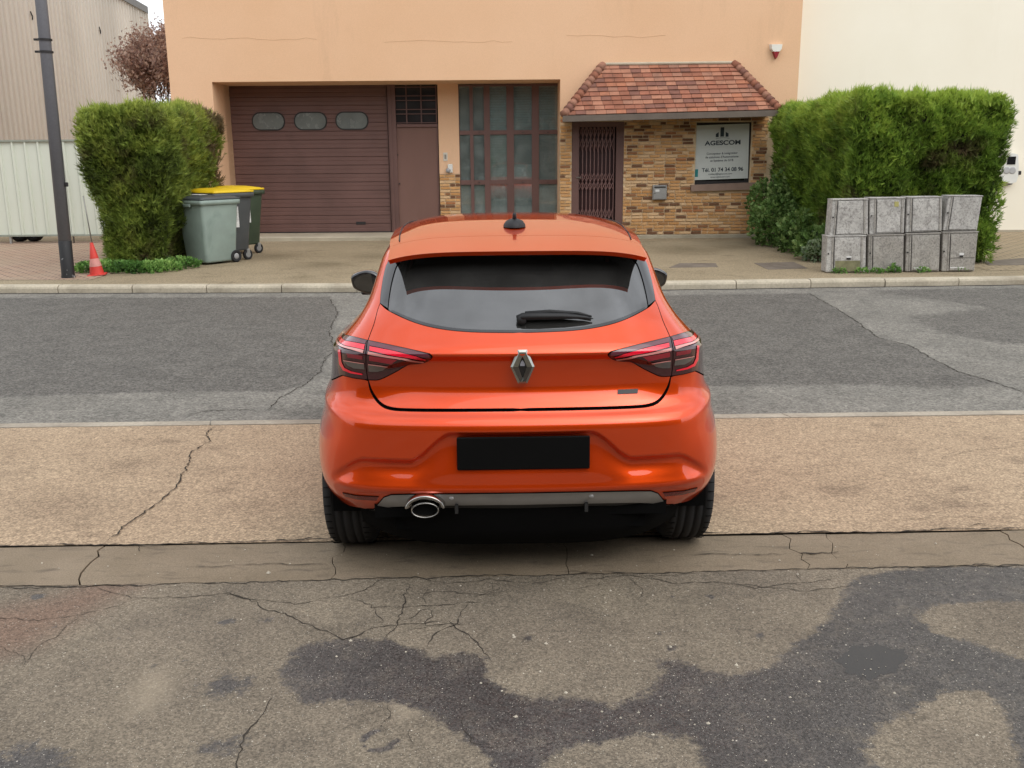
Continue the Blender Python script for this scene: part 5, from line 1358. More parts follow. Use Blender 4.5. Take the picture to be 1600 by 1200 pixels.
GYt = atZ(60, 381, PZ).y + .05
m_gate = simple('pale_green_sheet', srgb('#d2d6c8'), .5, var=.05, scale=.8, dirt='#9da08e', spec=.4, stretch=(1, 1, .3))
m_gate2 = simple('gate_edge', srgb('#8f9488'), .5, var=.1)
gate = empty('panel_gate', (0, GYt, 0), 0, 'pale green corrugated sliding gate on the left behind the lamp post', 'gate')
g0, gzb, g1, gzt = rectY(-70, 367, 152, 221, GYt)
x = atY(66 / 2.61, 300, GYt).x; step = (atY(118 / 2.61, 300, GYt).x - x); i0 = int((g0 - x) / step) - 2
sheets = 0; xx = x + i0 * step
while xx < g1:
    b = MB(); V = []
    pr = [(0.0, 0), (.012, -.0), (.03, -.04), (.055, -.04), (.07, 0), (step - .004, 0)]
    bm = b.bm; A = [bm.verts.new((xx + u, GYt + y, gzb)) for u, y in pr]; B = [bm.verts.new((xx + u, GYt + y, gzt)) for u, y in pr]
    for q in range(len(pr) - 1): bm.faces.new((A[q], A[q + 1], B[q + 1], B[q]))
    o = b.build('gate_panel', m_gate, gate); o.location = (0, -GYt, 0); xx += step
b = MB(); b.box(g0, GYt - .05, gzt - .005, g1, GYt + .03, gzt + .03); b.box(g0, GYt - .045, gzb - .03, g1, GYt + .03, gzb + .005); b.box(g0, GYt + .01, gzb, g1, GYt + .02, gzt)
o = b.build('gate_rail', m_gate2, gate); o.location = (0, -GYt, 0)
b = MB(); xq = atY(17, 370, GYt).x
for px in (17, 108, 200): xq = atY(px, 370, GYt).x; b.box(xq - .02, GYt - .03, PZ, xq + .02, GYt + .02, gzb + .02)
o = b.build('gate_post', simple('galvanised', srgb('#a5a5a0'), .45, metal=.5), gate); o.location = (0, -GYt, 0)
for px, lab in ((32, 'left dark wheel showing under the pale green gate'), (54, 'right dark wheel showing under the pale green gate')):
    xq = atY(px, 372, GYt + .5).x; t = empty('wheel', (xq, GYt + .5, PZ + .19), rad(90), lab, 'wheel', 'wheels under the gate')
    MB().lathe([(.10, -.07), (.16, -.08), (.19, -.05), (.19, .05), (.16, .08), (.10, .07)], 'x', 24, close=True).build('tyre', m_tyre, t, True)
    MB().lathe([(0, .03), (.10, .04), (.10, -.04)], 'x', 20).build('rim', m_rim, t, True)
# thin leaning pole at the hedge
p0 = atZ(116, 380, PZ); p1 = Vector((p0.x, p0.y, atY(101, 224, p0.y).z))
o = MB().tube([p0, p1], .018, 8).build('upright_pole', simple('galv_pole', srgb('#8f8f8a'), .4, metal=.4), None, True); tag(o, 'thin grey upright pole beside the lamp post in front of the gate', 'pole')
p0 = atZ(146, 392, PZ); p1 = atY(130, 306, p0.y)
o = MB().tube([p0, p1], .011, 6).build('garden_stake', MATS['galv_pole'], None, True); tag(o, 'thin stake standing behind the traffic cone', 'stake')
# sheet step of white rubbish under the gate

# the hall across the yard, behind the viewer: only its reflection shows in the car
bh_ = empty('warehouse', (0, -9, 0), 0, 'dull grey brown warehouse opposite, seen only as a dark reflection in the orange car', 'building')
m_wh = simple('warehouse_wall', srgb('#3b3632'), .8, var=.12, scale=.5)
b = MB(); b.box(-30, -9, -.1, 26, 0, 7.4); b.build('wall', m_wh, bh_)
for wx in (-14, -5, 5.5, 15):
    b = MB(); b.box(wx - 1.7, .002, 0, wx + 1.7, .05, 3.4); b.build('shutter', m_brown, bh_)
# hairline cracks and a day joint in the orange render, a dark joint against the cream wall
rk = random.Random(8); b = MB()
for pts in ([(285, 60), (330, 61), (370, 60), (430, 63), (495, 62)], [(600, 66), (680, 64), (740, 66), (800, 65)], [(885, 55), (960, 58), (1040, 55)]):
    P = [atY(x, y, FY - .0015) - Vector((0, FY, 0)) for x, y in pts]; Q = [P[0]]
    for a, c_ in zip(P, P[1:]): Q += [a.lerp(c_, t) + Vector((rk.gauss(0, .012), 0, rk.gauss(0, .012))) for t in (.25, .5, .75)] + [c_]
    b.tube(Q, .0022, 3)
o = b.build('render_cracks', simple('render_crack', srgb('#bf9a76'), .95), ob); o['kind'] = 'stuff'
b = MB(); b.box(XR - .004, FY + .36, 0, XR + .010, FY + .39, ZT); o = part(b.build('wall_joint', m_rub, ob))
# ================================================================== FOLIAGE
def foliage_mat(name, dark, mid, bright, brown=None, brown_amt=.0, rough=.6):
    k = NT(name); t = k.attr('tone'); z = k.attr('tip')
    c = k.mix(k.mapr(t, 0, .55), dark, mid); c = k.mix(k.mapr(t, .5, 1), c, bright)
    if brown:
        geo = k.n('NewGeometry'); nz = k.noise(1.5, 4, vec=geo.outputs['Position'], rough=.6)
        c = k.mix(k.math('MULTIPLY', k.mapr(nz, .56 - brown_amt * .12, .66, 0, 1), k.mapr(t, 0, .8, .9, .25)), c, brown)
        c = k.mix(k.mapr(k.attr('brown'), .4, .8), c, brown)
    k.col(c); k.rough(rough); k.b.inputs['Specular IOR Level'].default_value = .3
    # a little light passes through the leaves
    tl_ = k.n('BsdfTranslucent'); k.l(c if not isinstance(c, tuple) else c, tl_.inputs[0]); mx = k.n('MixShader'); mx.inputs[0].default_value = .33
    k.l(k.b.outputs[0], mx.inputs[1]); k.l(tl_.outputs[0], mx.inputs[2]); k.l(mx.outputs[0], k.out.inputs[0])
    return k.m
def vnoise(P, f, seed=0):
    """cheap smooth value noise, 0..1"""
    P = P * f + seed * 17.3; i = np.floor(P).astype(int); t = P - i; t = t * t * (3 - 2 * t); out = 0
    for dx in (0, 1):
        for dy in (0, 1):
            for dz in (0, 1):
                h = (i[:, 0] + dx) * 374761393 + (i[:, 1] + dy) * 668265263 + (i[:, 2] + dz) * 2147483647 % 1000003 * 7919
                h = (h ^ (h >> 13)) * 1274126177; h = ((h ^ (h >> 16)) & 0xffff) / 65535
                out = out + h * (t[:, 0] if dx else 1 - t[:, 0]) * (t[:, 1] if dy else 1 - t[:, 1]) * (t[:, 2] if dz else 1 - t[:, 2])
    return out
def sprays(name, C, D, L, tone, m, parent, fan=5, width=.16, spread=.55, seed=0, brown=None, leaf=False):
    """fans of narrow leaf blades: C centres, D directions, L lengths"""
    r = np.random.default_rng(seed); n = len(C); T = []; tn = []; bn = []
    D = D / np.linalg.norm(D, axis=1)[:, None]
    a = r.normal(size=(n, 3)); U = np.cross(D, a); U /= np.linalg.norm(U, axis=1)[:, None]; W = np.cross(D, U)
    V = []
    for k in range(fan):
        s = (k / (fan - 1) - .5) * 2 if fan > 1 else 0
        dk = D + U * s * spread + W * r.normal(size=(n, 1)) * .25; dk /= np.linalg.norm(dk, axis=1)[:, None]
        sd_ = np.cross(dk, W + .4 * r.normal(size=(n, 3))); sd_ /= np.linalg.norm(sd_, axis=1)[:, None]
        ln = (L * r.uniform(.6, 1.15, n) * (1 - .25 * abs(s)))[:, None]; base = C + D * (L * .15 * r.uniform(-1, 1, n))[:, None]
        wd = ln * width
        if leaf:
            V.append(np.stack([base, base + dk * ln * .5 + sd_ * wd, base + dk * ln, base + dk * ln * .5 - sd_ * wd], 1))
        else: V.append(np.stack([base - sd_ * wd * .5, base + dk * ln, base + sd_ * wd * .5], 1))
        tn.append(np.clip(tone + r.normal(size=n) * .13, 0, 1)); bn.append(brown if brown is not None else np.zeros(n))
    V = np.stack(V, 1); m_ = V.shape[2]; V = V.reshape(-1, 3); nf = n * fan
    me = bpy.data.meshes.new(name); me.vertices.add(len(V)); me.vertices.foreach_set('co', V.astype(np.float32).ravel())
    me.loops.add(len(V)); me.loops.foreach_set('vertex_index', np.arange(len(V), dtype=np.int32)); me.polygons.add(nf)
    me.polygons.foreach_set('loop_start', np.arange(nf, dtype=np.int32) * m_); me.update(calc_edges=True)
    for nm, arr in (('tone', tn), ('brown', bn)):
        at = me.attributes.new(nm, 'FLOAT', 'POINT'); at.data.foreach_set('value', np.repeat(np.stack(arr, 1).ravel(), m_).astype(np.float32))
    me.materials.append(m); return link(bpy.data.objects.new(name, me), parent)
m_thuja = foliage_mat('thuja_green', srgb('#39431c'), srgb('#7f9440'), srgb('#adb857'), srgb('#77664a'), .15)
m_thuja2 = foliage_mat('thuja_green_bright', srgb('#34461b'), srgb('#7a9b3b'), srgb('#abc052'), srgb('#6b5d42'), .1)
m_core = simple('hedge_core_dark', (.022, .022, .012), .95, var=.4, scale=12, bump=.8)
m_bark = simple('bark', srgb('#4d4034'), .9, var=.25, scale=10, bump=.6)

def hedge(name, label, x0, x1, y0, y1, z1, taper, m, dens, seed, brown_fn=None, bright_top=.35, round_=.12, inner='r'):
    """clipped conifer hedge: block wider at the top, leaf fans over front, both sides and top"""
    r = np.random.default_rng(seed); t = empty(name, ((x0 + x1) / 2, y0, PZ), 0, label, 'hedge')
    org = np.array([(x0 + x1) / 2, y0, PZ]); zl = PZ + .03
    H = z1 - zl
    def hull(u, v, w):
        """u,w in 0..1 across x,y; v height 0..1"""
        tp = taper * (1 - v) ** 1.3
        rr = round_ * np.clip((v - .86) / .14, 0, 1) ** 2
        xa, xb = x0 + tp + rr, x1 - tp - rr
        return np.stack([xa + (xb - xa) * u, (y0 + tp * .6 + rr * .6) + ((y1) - (y0 + tp * .6 + rr * .6)) * w, zl + H * v], 1)
    Cs = []; Ns = []
    for face, area in (('f', (x1 - x0) * H), ('l', (y1 - y0) * H), ('r', (y1 - y0) * H), ('t', (x1 - x0) * (y1 - y0)), ('b', (x1 - x0) * H * .3)):
        n = int(area * dens); a, b_ = r.random(n), r.random(n); o, z_ = np.ones(n), np.zeros(n)
        if face == 'f': P = hull(a, b_, z_); Nn = np.tile([0, -1, .1], (n, 1))
        elif face == 'b': P = hull(a, b_, o); Nn = np.tile([0, 1, .1], (n, 1))
        elif face == 'l': P = hull(z_, b_, a); Nn = np.tile([-1, 0, .1], (n, 1))
        elif face == 'r': P = hull(o, b_, a); Nn = np.tile([1, 0, .1], (n, 1))
        else: P = hull(a, o, b_); Nn = np.tile([0, 0, 1.0], (n, 1))
        Cs.append(P); Ns.append(Nn)
    C = np.concatenate(Cs); Nn = np.concatenate(Ns)
    bumpy = (vnoise(C, 2.3, seed) - .5) * .30 + (vnoise(C, 6, seed + 1) - .5) * .16
    depth = np.abs(r.normal(size=len(C))) * .07
    C = C + Nn * (bumpy - depth)[:, None] + r.normal(size=C.shape) * .025
    hgt = np.clip((C[:, 2] - zl) / H, 0, 1)
    D = Nn * .75 + np.array([0, 0, .75]) + r.normal(size=C.shape) * .42
    clump = vnoise(C, 4.2, seed + 2) * .6 + vnoise(C, 11, seed + 3) * .4
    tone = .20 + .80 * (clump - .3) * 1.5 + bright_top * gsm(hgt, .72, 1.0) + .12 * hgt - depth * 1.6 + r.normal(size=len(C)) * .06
    L = r.uniform(.065, .13, len(C)) * (1 + .4 * (Nn[:, 2] > .5) * (r.random(len(C)) > .8))
    br = brown_fn(C) if brown_fn else None
    hole = vnoise(C, 3.4, seed + 8) + .35 * vnoise(C, 9, seed + 9)
    keep = (hole > .38) | (r.random(len(C)) < .5)
    C, D, L, tone, br = C[keep], D[keep], L[keep], np.clip(tone, 0, 1)[keep], (br[keep] if br is not None else None)
    sprays('foliage', C - org, D, L, tone, m, t, 6, .15, .6, seed, br)
    # bare twigs poking out
    b = MB(); rr = random.Random(seed)
    for _ in range(170):
        i = int(rr.random() * len(C)); p = Vector(C[i] - org); d = Vector(D[i]).normalized(); b.tube([p - d * .16, p + d * .02, p + d * .12 + Vector((rr.gauss(0, .03), rr.gauss(0, .03), .02))], [.004, .003, .0015], 3, False)
    b.build('twigs', m_bark, t)['kind'] = 'stuff'
    b = MB(); bm = b.bm; cor = []
    for v in (0, .45, .85, .955):
        tp = taper * (1 - v) ** 1.3 + .17; cor.append([bm.verts.new((x - org[0], y - org[1], zl + H * v - org[2])) for x, y in ((x0 + tp, y0 + tp), (x1 - tp, y0 + tp), (x1 - tp, y1 - .15), (x0 + tp, y1 - .15))])
    for A, B in zip(cor, cor[1:]):
        for i in range(4): bm.faces.new((A[i], A[(i + 1) % 4], B[(i + 1) % 4], B[i]))
    bm.faces.new(cor[-1]); bm.faces.new(cor[0][::-1]); b.build('hedge_core', m_core, t)  # solid dark core added to close the view through the leaves
    return t
# left hedge
hl0, hl1 = atY(104, 260, 14.3).x, atY(258, 260, 14.3).x
zl_ = atY(200, 172, 14.6).z
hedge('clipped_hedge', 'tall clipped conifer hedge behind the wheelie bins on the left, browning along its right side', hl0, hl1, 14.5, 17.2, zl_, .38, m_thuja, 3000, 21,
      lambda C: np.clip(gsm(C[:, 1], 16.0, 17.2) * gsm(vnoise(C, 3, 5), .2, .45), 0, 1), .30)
# right hedge
hr0, hr1 = atY(1335, 260, 14.3).x, atY(1578, 260, 14.6).x
zr_ = atY(1400, 152, 14.7).z
def brr(C):
    c = atY(1495, 245, 14.6); d = np.sqrt(((C[:, 0] - c.x) / .62) ** 2 + ((C[:, 2] - c.z) / .42) ** 2); return np.where(C[:, 1] < 15.2, np.clip(1.15 - d, 0, 1) * gsm(vnoise(C, 7, 4), .35, .7) * 1.0, 0)
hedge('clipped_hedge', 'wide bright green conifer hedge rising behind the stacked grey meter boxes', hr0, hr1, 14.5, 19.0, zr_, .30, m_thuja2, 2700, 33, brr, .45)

def shrub(name, label, cat, blobs, n, L, m, seed, dirs=(0, 0, .5), kind=None, stem=True, width=.32, fan=4):
    """loose plant: leaves spread through ellipsoids (centre, radii)"""
    r = np.random.default_rng(seed); c0 = np.array(blobs[0][0]); t = empty(name, (c0[0], c0[1], PZ), 0, label, cat) if kind is None else None
    org = np.array([c0[0], c0[1], PZ]); Cs = []; Ds = []
    vol = np.array([b_[1][0] * b_[1][1] * b_[1][2] for b_ in blobs]) ** .67; cnt = (vol / vol.sum() * n).astype(int)
    for (c_, rd_), k in zip(blobs, cnt):
        u = r.normal(size=(k, 3)); u /= np.linalg.norm(u, axis=1)[:, None]; rr = r.random(k)[:, None] ** .25
        Cs.append(np.array(c_) + u * rr * np.array(rd_)); Ds.append(u * .8 + np.array(dirs) + r.normal(size=(k, 3)) * .4)
    C = np.concatenate(Cs); D = np.concatenate(Ds); ok = C[:, 2] > PZ + .01; C, D = C[ok], D[ok]
    tone = np.clip(.25 + .9 * (vnoise(C, 7, seed) - .35) + .35 * (C[:, 2] - PZ) / max(.1, C[:, 2].max() - PZ) * .6, 0, 1)
    if kind: 
        o = sprays(name, C, D, r.uniform(.6, 1.2, len(C)) * L, tone, m, None, fan, width, .9, seed, leaf=True); return tag(o, label, cat, kind=kind)
    sprays('leaves', C - org, D, r.uniform(.6, 1.2, len(C)) * L, tone, m, t, fan, width, .9, seed, leaf=True)
    b = MB(); rr = random.Random(seed)
    for _ in range(26):
        bl = rr.choice(blobs); e = Vector([bl[0][i] + rr.uniform(-.8, .8) * bl[1][i] for i in range(3)]) - Vector(org); s = Vector((e.x * .35, e.y * .35, 0)); b.tube([s, s.lerp(e, .5) + Vector((0, 0, .04)), e], [.009, .006, .003], 4, False)
    b.build('stems', m_bark, t); return t
m_leafy = foliage_mat('broad_leaf_green', srgb('#33481f'), srgb('#6b8c48'), srgb('#a9bd7c'))
m_weed = foliage_mat('weed_green', srgb('#35512a'), srgb('#699646'), srgb('#a8c873'))
m_pale = foliage_mat('pale_leaf', srgb('#3c4d30'), srgb('#74876a'), srgb('#a3b28c'))
def g_(px, py): p = atZ(px, py, PZ); return (p.x, p.y)
q = [g_(1205, 388), g_(1235, 398), g_(1262, 410), g_(1188, 380)]
shrub('leafy_shrub', 'loose broad leaved shrub sprawling at the foot of the right hedge beside the brick wall', 'shrub',
      [((q[0][0] + .25, q[0][1] + .6, .45), (.5, .8, .48)), ((q[1][0] + .35, q[1][1] + .45, .35), (.5, .6, .42)), ((q[2][0] + .35, q[2][1] + .4, .28), (.45, .4, .32)), ((q[3][0] + .2, q[3][1] + .5, .75), (.35, .5, .5)), ((q[0][0] + .7, q[0][1] + 1.0, 1.0), (.5, .8, .5))], 5200, .085, m_leafy, 3)
shrub('pale_shrub', 'low pale grey green shrub between the leafy shrub and the meter boxes', 'shrub', [((q[2][0] + .28, q[2][1] + .12, .2), (.36, .25, .22)), ((q[1][0] + .45, q[1][1] + .05, .25), (.28, .25, .22))], 1300, .05, m_pale, 8)
wp_ = [g_(x, y) for x, y in ((168, 425), (195, 427), (225, 427), (250, 425), (280, 420), (140, 427), (210, 418), (240, 416))]
shrub('ground_weeds', 'low bright green weeds spreading under the left hedge between cone and bin', 'weeds', [((x, y + .12, PZ + .05), (.30, .22, .11)) for x, y in wp_], 3600, .055, m_weed, 12, kind='stuff')
cx_ = [g_(x, y) for x, y in ((1368, 427), (1395, 426), (1310, 427), (1440, 426), (1500, 424), (1345, 427))]
shrub('tuft_weeds', 'small weeds growing along the foot of the stacked meter boxes', 'weeds', [((x, y - .03, PZ + .03), (.10, .05, .05 + .05 * (i == 1))) for i, (x, y) in enumerate(cx_)], 420, .04, m_weed, 13, kind='stuff')
# ferny growth at the right end of the right hedge
e_ = atZ(1545, 415, PZ)
shrub('side_sprig', 'thin feathery green growth beside the right end of the meter box stack', 'shrub', [((e_.x + .1, e_.y + .5, .9), (.22, .3, .55)), ((e_.x + .02, e_.y + .35, .35), (.18, .25, .3))], 900, .11, m_thuja2, 15, width=.10, fan=5)

# red-brown tree behind the hedge
m_red = foliage_mat('red_brown_leaf', srgb('#7d6159'), srgb('#b08f80'), srgb('#d3b8a4'))
TY = 23.5; tb_ = atY(250, 330, TY); tc_ = atY(243, 110, TY)
tree = empty('bare_tree', (tb_.x, TY, 0), 0, 'sparse red brown tree between the metal hall and the orange building', 'tree')
rt_ = random.Random(6); b = MB(); tips = []
def grow(p, d, L, r_, dep):
    q1 = p + d * L * .5 + Vector((rt_.gauss(0, .03), rt_.gauss(0, .03), 0)); q2 = q1 + (d + Vector((rt_.gauss(0, .12), rt_.gauss(0, .12), .04))).normalized() * L * .5
    b.tube([p, q1, q2], [r_, r_ * .85, r_ * .68], 6 if dep < 2 else 4, False)
    if dep >= 3: tips.append(q2); tips.append(q1)
    if dep >= 5: return
    for _ in range(3 if dep < 4 else 2):
        nd = (d + Vector((rt_.gauss(0, .42), rt_.gauss(0, .42), rt_.uniform(-.05, .35)))).normalized(); grow(q2, nd, L * rt_.uniform(.62, .82), r_ * .62, dep + 1)
grow(Vector((0, 0, 0)), Vector((0, 0, 1)), 2.1, .07, 0)
top_z = atY(235, 52, TY).z
zmax = max(t.z for t in tips); sz = top_z / zmax
for v in b.bm.verts: v.co.z *= sz; v.co.x *= .5
b.build('trunk', m_bark, tree)
T_ = np.array([(t.x * .5, t.y, t.z * sz) for t in tips]); rr_ = np.random.default_rng(4); T_ = np.repeat(T_, 20, 0) + rr_.normal(size=(len(T_) * 20, 3)) * .15
T_ = T_[T_[:, 2] > 1.2]
sprays('crown', T_, rr_.normal(size=T_.shape) + np.array([0, 0, .4]), rr_.uniform(.05, .11, len(T_)), np.clip(rr_.normal(.5, .25, len(T_)), 0, 1), m_red, tree, 3, .22, .9, 4, leaf=True)

# ================================================================== STREET THINGS
# lamp post
lb = atZ(107, 434, PZ); post = empty('lamp_post', lb, 0, 'dark grey lamp post with a black painted foot beside the traffic cone', 'lamp post')
m_post = simple('post_grey', srgb('#707075'), .5, var=.10, scale=3, fine=.06, spec=.4, stretch=(1, 1, .3))
kpb = NT('post_black'); vv_ = kpb.noise(16, 3, rough=.7, stretch=(1, 1, .45)); kpb.col(kpb.mix(kpb.mapr(vv_, .66, .70), (.012, .012, .013), (.45, .45, .45))); kpb.rough(.6)
zb_ = atY(100, 376, lb.y).z - PZ
MB().lathe([(.0, zb_), (.086, zb_), (.074, 4.2), (.060, 7.5), (0, 7.5)], 'z', 28).build('column', m_post, post, True)
MB().lathe([(0.094, -.02), (.094, .02), (.089, .05), (.089, zb_ - .003), (.086, zb_)], 'z', 28).build('painted_foot', kpb.m, post, True)
b = MB(); b.tube([(0, 0, 7.4), (0, -.2, 7.7), (0, -1.0, 7.85)], .035, 8); b.box(-.14, -1.7, 7.78, .14, -.95, 7.9, .03); b.build('lamp_head', m_post, post)
for py in (62, 81):
    z = atY(72, py, lb.y).z - PZ
    b = MB(); b.lathe([(.088, z - .012), (.094, z - .012), (.094, z + .012), (.088, z + .012)], 'z', 24, close=True); b.box(-.14, -.03, z - .014, -.085, .0, z + .014); b.build('clamp', m_rub, post)
z = atY(85, 150, lb.y).z - PZ
b = MB(); zz = atY(104, 288, lb.y).z - PZ; b.box(.085, -.03, zz - .03, .13, 0, zz + .03, .006); b.build('lock', m_rub, post)

post.rotation_euler = (0, rad(.95), 0)
# traffic cone, leaning and squashed
cb = atZ(152, 430, PZ); cone = empty('traffic_cone', cb, rad(15), 'small faded red traffic cone leaning left on the weeds by the lamp post', 'traffic cone')
m_cone = simple('cone_red', srgb('#c8392f'), .6, var=.12, scale=8, dirt='#a3463c'); m_cw = simple('cone_white', srgb('#cf8f86'), .6, var=.15, scale=9)
ct = atY(143, 379, cb.y) - cb; Rm = Vector((0, 0, 1)).rotation_difference(ct.normalized()).to_matrix(); Hc = ct.length
def cones(prof, name, m):
    b = MB(); b.lathe(prof, 'z', 24)
    for v in b.bm.verts: v.co = Rm @ v.co
    o = b.build(name, m, cone, True); return o
rr2 = lambda t: .105 * (1 - t) + .022 * t
cones([(rr2(0), .0), (rr2(.28), Hc * .28)], 'body', m_cone); cones([(rr2(.28) + .002, Hc * .28), (rr2(.52) + .002, Hc * .52)], 'white_band', m_cw)
cones([(rr2(.52), Hc * .52), (.02, Hc), (0, Hc)], 'body', m_cone)
b = MB(); b.box(-.13, -.13, 0, .13, .13, .02, .012)
for v in b.bm.verts: v.co = Rm @ v.co
b.build('foot', m_cone, cone)

# bins ---------------------------------------------------------------
def bin_(label, loc, rz, w, d, h, mb_, ml_, wheels4=False, sticker=False, lid_h=.07):
    t = empty('wheeled_bin', loc, rz, label, 'bin', 'wheelie bins beside the hedge')
    wb_, db_ = w * .78, d * .80; z0 = .035 if not wheels4 else .16; hb = h - lid_h
    def ring(bm, fx, fy, z, sy=0): 
        r_ = .045; pts = []
        for sx, s2, a0 in ((1, 1, 0), (-1, 1, 90), (-1, -1, 180), (1, -1, 270)):
            for a in (0, 45, 90): A = rad(a0 + a); pts.append(bm.verts.new((sx * (fx / 2 - r_) + r_ * math.cos(A), sy + s2 * (fy / 2 - r_) + r_ * math.sin(A), z)))
        return pts
    b = MB(); bm = b.bm; R_ = [ring(bm, wb_ - .02, db_ - .02, z0), ring(bm, wb_, db_, z0 + .03), ring(bm, wb_ + (w * .95 - wb_) * .5, db_ + (d * .95 - db_) * .5, z0 + (hb - z0) * .5), ring(bm, w * .95, d * .95, hb - .09), ring(bm, w * .95, d * .95, hb - .075)]
    for A, B in zip(R_, R_[1:]):
        for i in range(12): bm.faces.new((A[i], A[(i + 1) % 12], B[(i + 1) % 12], B[i]))
    bm.faces.new(R_[0][::-1]); bm.faces.new(R_[-1])
    b.build('body', mb_, t, True, 50)
    b = MB(); bm = b.bm; R_ = [ring(bm, w * .96, d * .96, hb - .078), ring(bm, w + .03, d + .03, hb - .07), ring(bm, w + .035, d + .035, hb - .01), ring(bm, w, d, hb)]
    for A, B in zip(R_, R_[1:]):
        for i in range(12): bm.faces.new((A[i], A[(i + 1) % 12], B[(i + 1) % 12], B[i]))
    bm.faces.new(R_[-1]); b.build('rim', mb_, t, True, 40)
    b = MB(); b.box(-w * .13, -d / 2 - .03, hb - .11, w * .13, -d / 2 + .0, hb - .06, .012); b.build('grip', mb_, t)
    b = MB(); bm = b.bm; R_ = [ring(bm, w + .02, d + .02, hb + .004), ring(bm, w + .02, d + .02, hb + .018), ring(bm, w * .9, d * .9, hb + lid_h * .62), ring(bm, w * .5, d * .5, hb + lid_h)]
    for A, B in zip(R_, R_[1:]):
        for i in range(12): bm.faces.new((A[i], A[(i + 1) % 12], B[(i + 1) % 12], B[i]))
    bm.faces.new(R_[-1]); bm.faces.new(R_[0][::-1]); b.build('lid', ml_, t, True, 40)
    b = MB(); b.tube([(-w * .4, d / 2 + .05, hb + .015), (w * .4, d / 2 + .05, hb + .015)], .014, 8)
    for s in (-1, 1): b.box(s * w * .4 - .02, d / 2 - .01, hb, s * w * .4 + .02, d / 2 + .06, hb + .03, .004)
    b.build('handle', ml_, t)
    wl = [(s * (wb_ / 2 + .0), db_ / 2 - .02) for s in (-1, 1)]
    if wheels4: wl = [(sx * w * .36, sy * d * .36) for sx in (-1, 1) for sy in (-1, 1)]
    for x, y in wl:
        wr = .10 if not wheels4 else .085
        wo_ = MB().lathe([(.05, -.022), (wr - .01, -.026), (wr, -.018), (wr, .018), (wr - .01, .026), (.05, .022)], 'x', 22, (x, y, wr), close=True).build('wheel', m_tyre, t, True)
        MB().lathe([(0, -.028), (.03, -.028), (.052, -.018), (.052, .018), (.03, .028), (0, .028)], 'x', 18, (x, y, wr)).build('hub', simple('hub_grey', (.3, .3, .3), .5), wo_, True)
        if wheels4: MB().box(x - .035, y - .03, wr, x + .035, y + .03, z0 + .02, .006).build('castor', simple('castor_steel', (.35, .35, .34), .4, metal=.6), t)
    if sticker:
        MB().box(w * .475 - .03 , -.06, hb * .50, w * .475 + .004, .07, hb * .80).build('sticker', simple('sticker_white', (.6, .6, .58), .6, var=.3, scale=20), t)
    return t
m_bg = simple('bin_grey_green', srgb('#8d9c94'), .5, var=.10, scale=3, dirt='#6b7f76', spec=.4, bump=.05)
m_bd = simple('bin_charcoal', srgb('#4c4f50'), .5, var=.12, scale=3, dirt='#5d5a55', spec=.4)
m_bgn = simple('bin_dark_green', srgb('#3d4a3a'), .5, var=.15, scale=3, dirt='#55594a', spec=.4)
m_ly = simple('lid_yellow', srgb('#d9b71c'), .45, var=.08, scale=3, spec=.4); m_lg = simple('lid_dark', srgb('#44494b'), .5, var=.1, scale=3)
b1 = atZ(325, 416, PZ)
bin_('grey green wheeled bin with a dark lid, nearest to the road', b1 + Vector((-.09, .50, 0)), rad(-36), .68, .74, 1.08, m_bg, m_lg)
b2 = atZ(352, 400, PZ)
bin_('charcoal wheeled bin with a yellow lid, middle one of the three bins', Vector((-4.80, 16.0, PZ)), rad(-38), .92, .76, 1.17, m_bd, m_ly, True, True)
b3 = atZ(380, 392, PZ)
bin_('dark green wheeled bin with a yellow lid, nearest to the garage', Vector((-4.90, 17.1, PZ)), rad(-38), .92, .76, 1.17, m_bgn, m_ly, True, True)
b = MB(); b.box(-.17, -.11, 0, .17, .11, .004); o = b.build('paper_sheet', simple('paper', srgb('#d5d5cf'), .7)); o.location = b1 + Vector((-.21, .50, 1.083)); o.rotation_euler = (0, 0, rad(-36)); tag(o, 'white sheet lying on the dark lid of the grey green bin', 'paper')

# meter boxes ---------------------------------------------------------
kc = NT('weathered_box'); 
oi = kc.n('ObjectInfo'); vadd = kc.n('VectorMath', operation='ADD'); kc.l(kc.tc.outputs['Object'], vadd.inputs[0]); 
cmb = kc.n('CombineXYZ'); kc.l(kc.math('MULTIPLY', oi.outputs['Random'], 37.0), cmb.inputs[0]); kc.l(kc.math('MULTIPLY', oi.outputs['Random'], 91.0), cmb.inputs[2]); kc.l(cmb.outputs[0], vadd.inputs[1]); vv = vadd.outputs[0]
c = kc.mix(kc.mapr(kc.noise(3, 5, vec=vv), .3, .7), srgb('#b0ada7'), srgb('#c6c3bd'))
c = kc.mix(kc.mapr(kc.noise(9, 8, vec=vv, rough=.75, dist=1.0), .46, .64, 0, .7), c, srgb('#7a7571'))
c = kc.mix(kc.mapr(kc.noise(16, 7, vec=vv, rough=.8, stretch=(1, 1, .5)), .57, .67, 0, .7), c, srgb('#4e4a48'))
c = kc.mix(kc.mapr(kc.noise(45, 5, vec=vv, rough=.8), .50, .60, 0, .5), c, srgb('#504c4a'))
kc.col(c); kc.rough(.85); kc.bump(kc.noise(60, 4, vec=vv), .2, .003); m_mb = kc.m
kd = kc.m.copy(); kd.name = 'weathered_box_dark'; 
for nd in kd.node_tree.nodes:
    if nd.type == 'MIX' and tuple(round(x, 2) for x in nd.inputs[6].default_value[:3]) == tuple(round(x, 2) for x in srgb('#b0ada7')): nd.inputs[6].default_value = (*srgb('#979289'), 1); nd.inputs[7].default_value = (*srgb('#aeaaa2'), 1)
m_moss = simple('moss_stain', srgb('#7d7a5c'), .95, var=.3, scale=10)
MY = atZ(1400, 426, PZ).y + .03
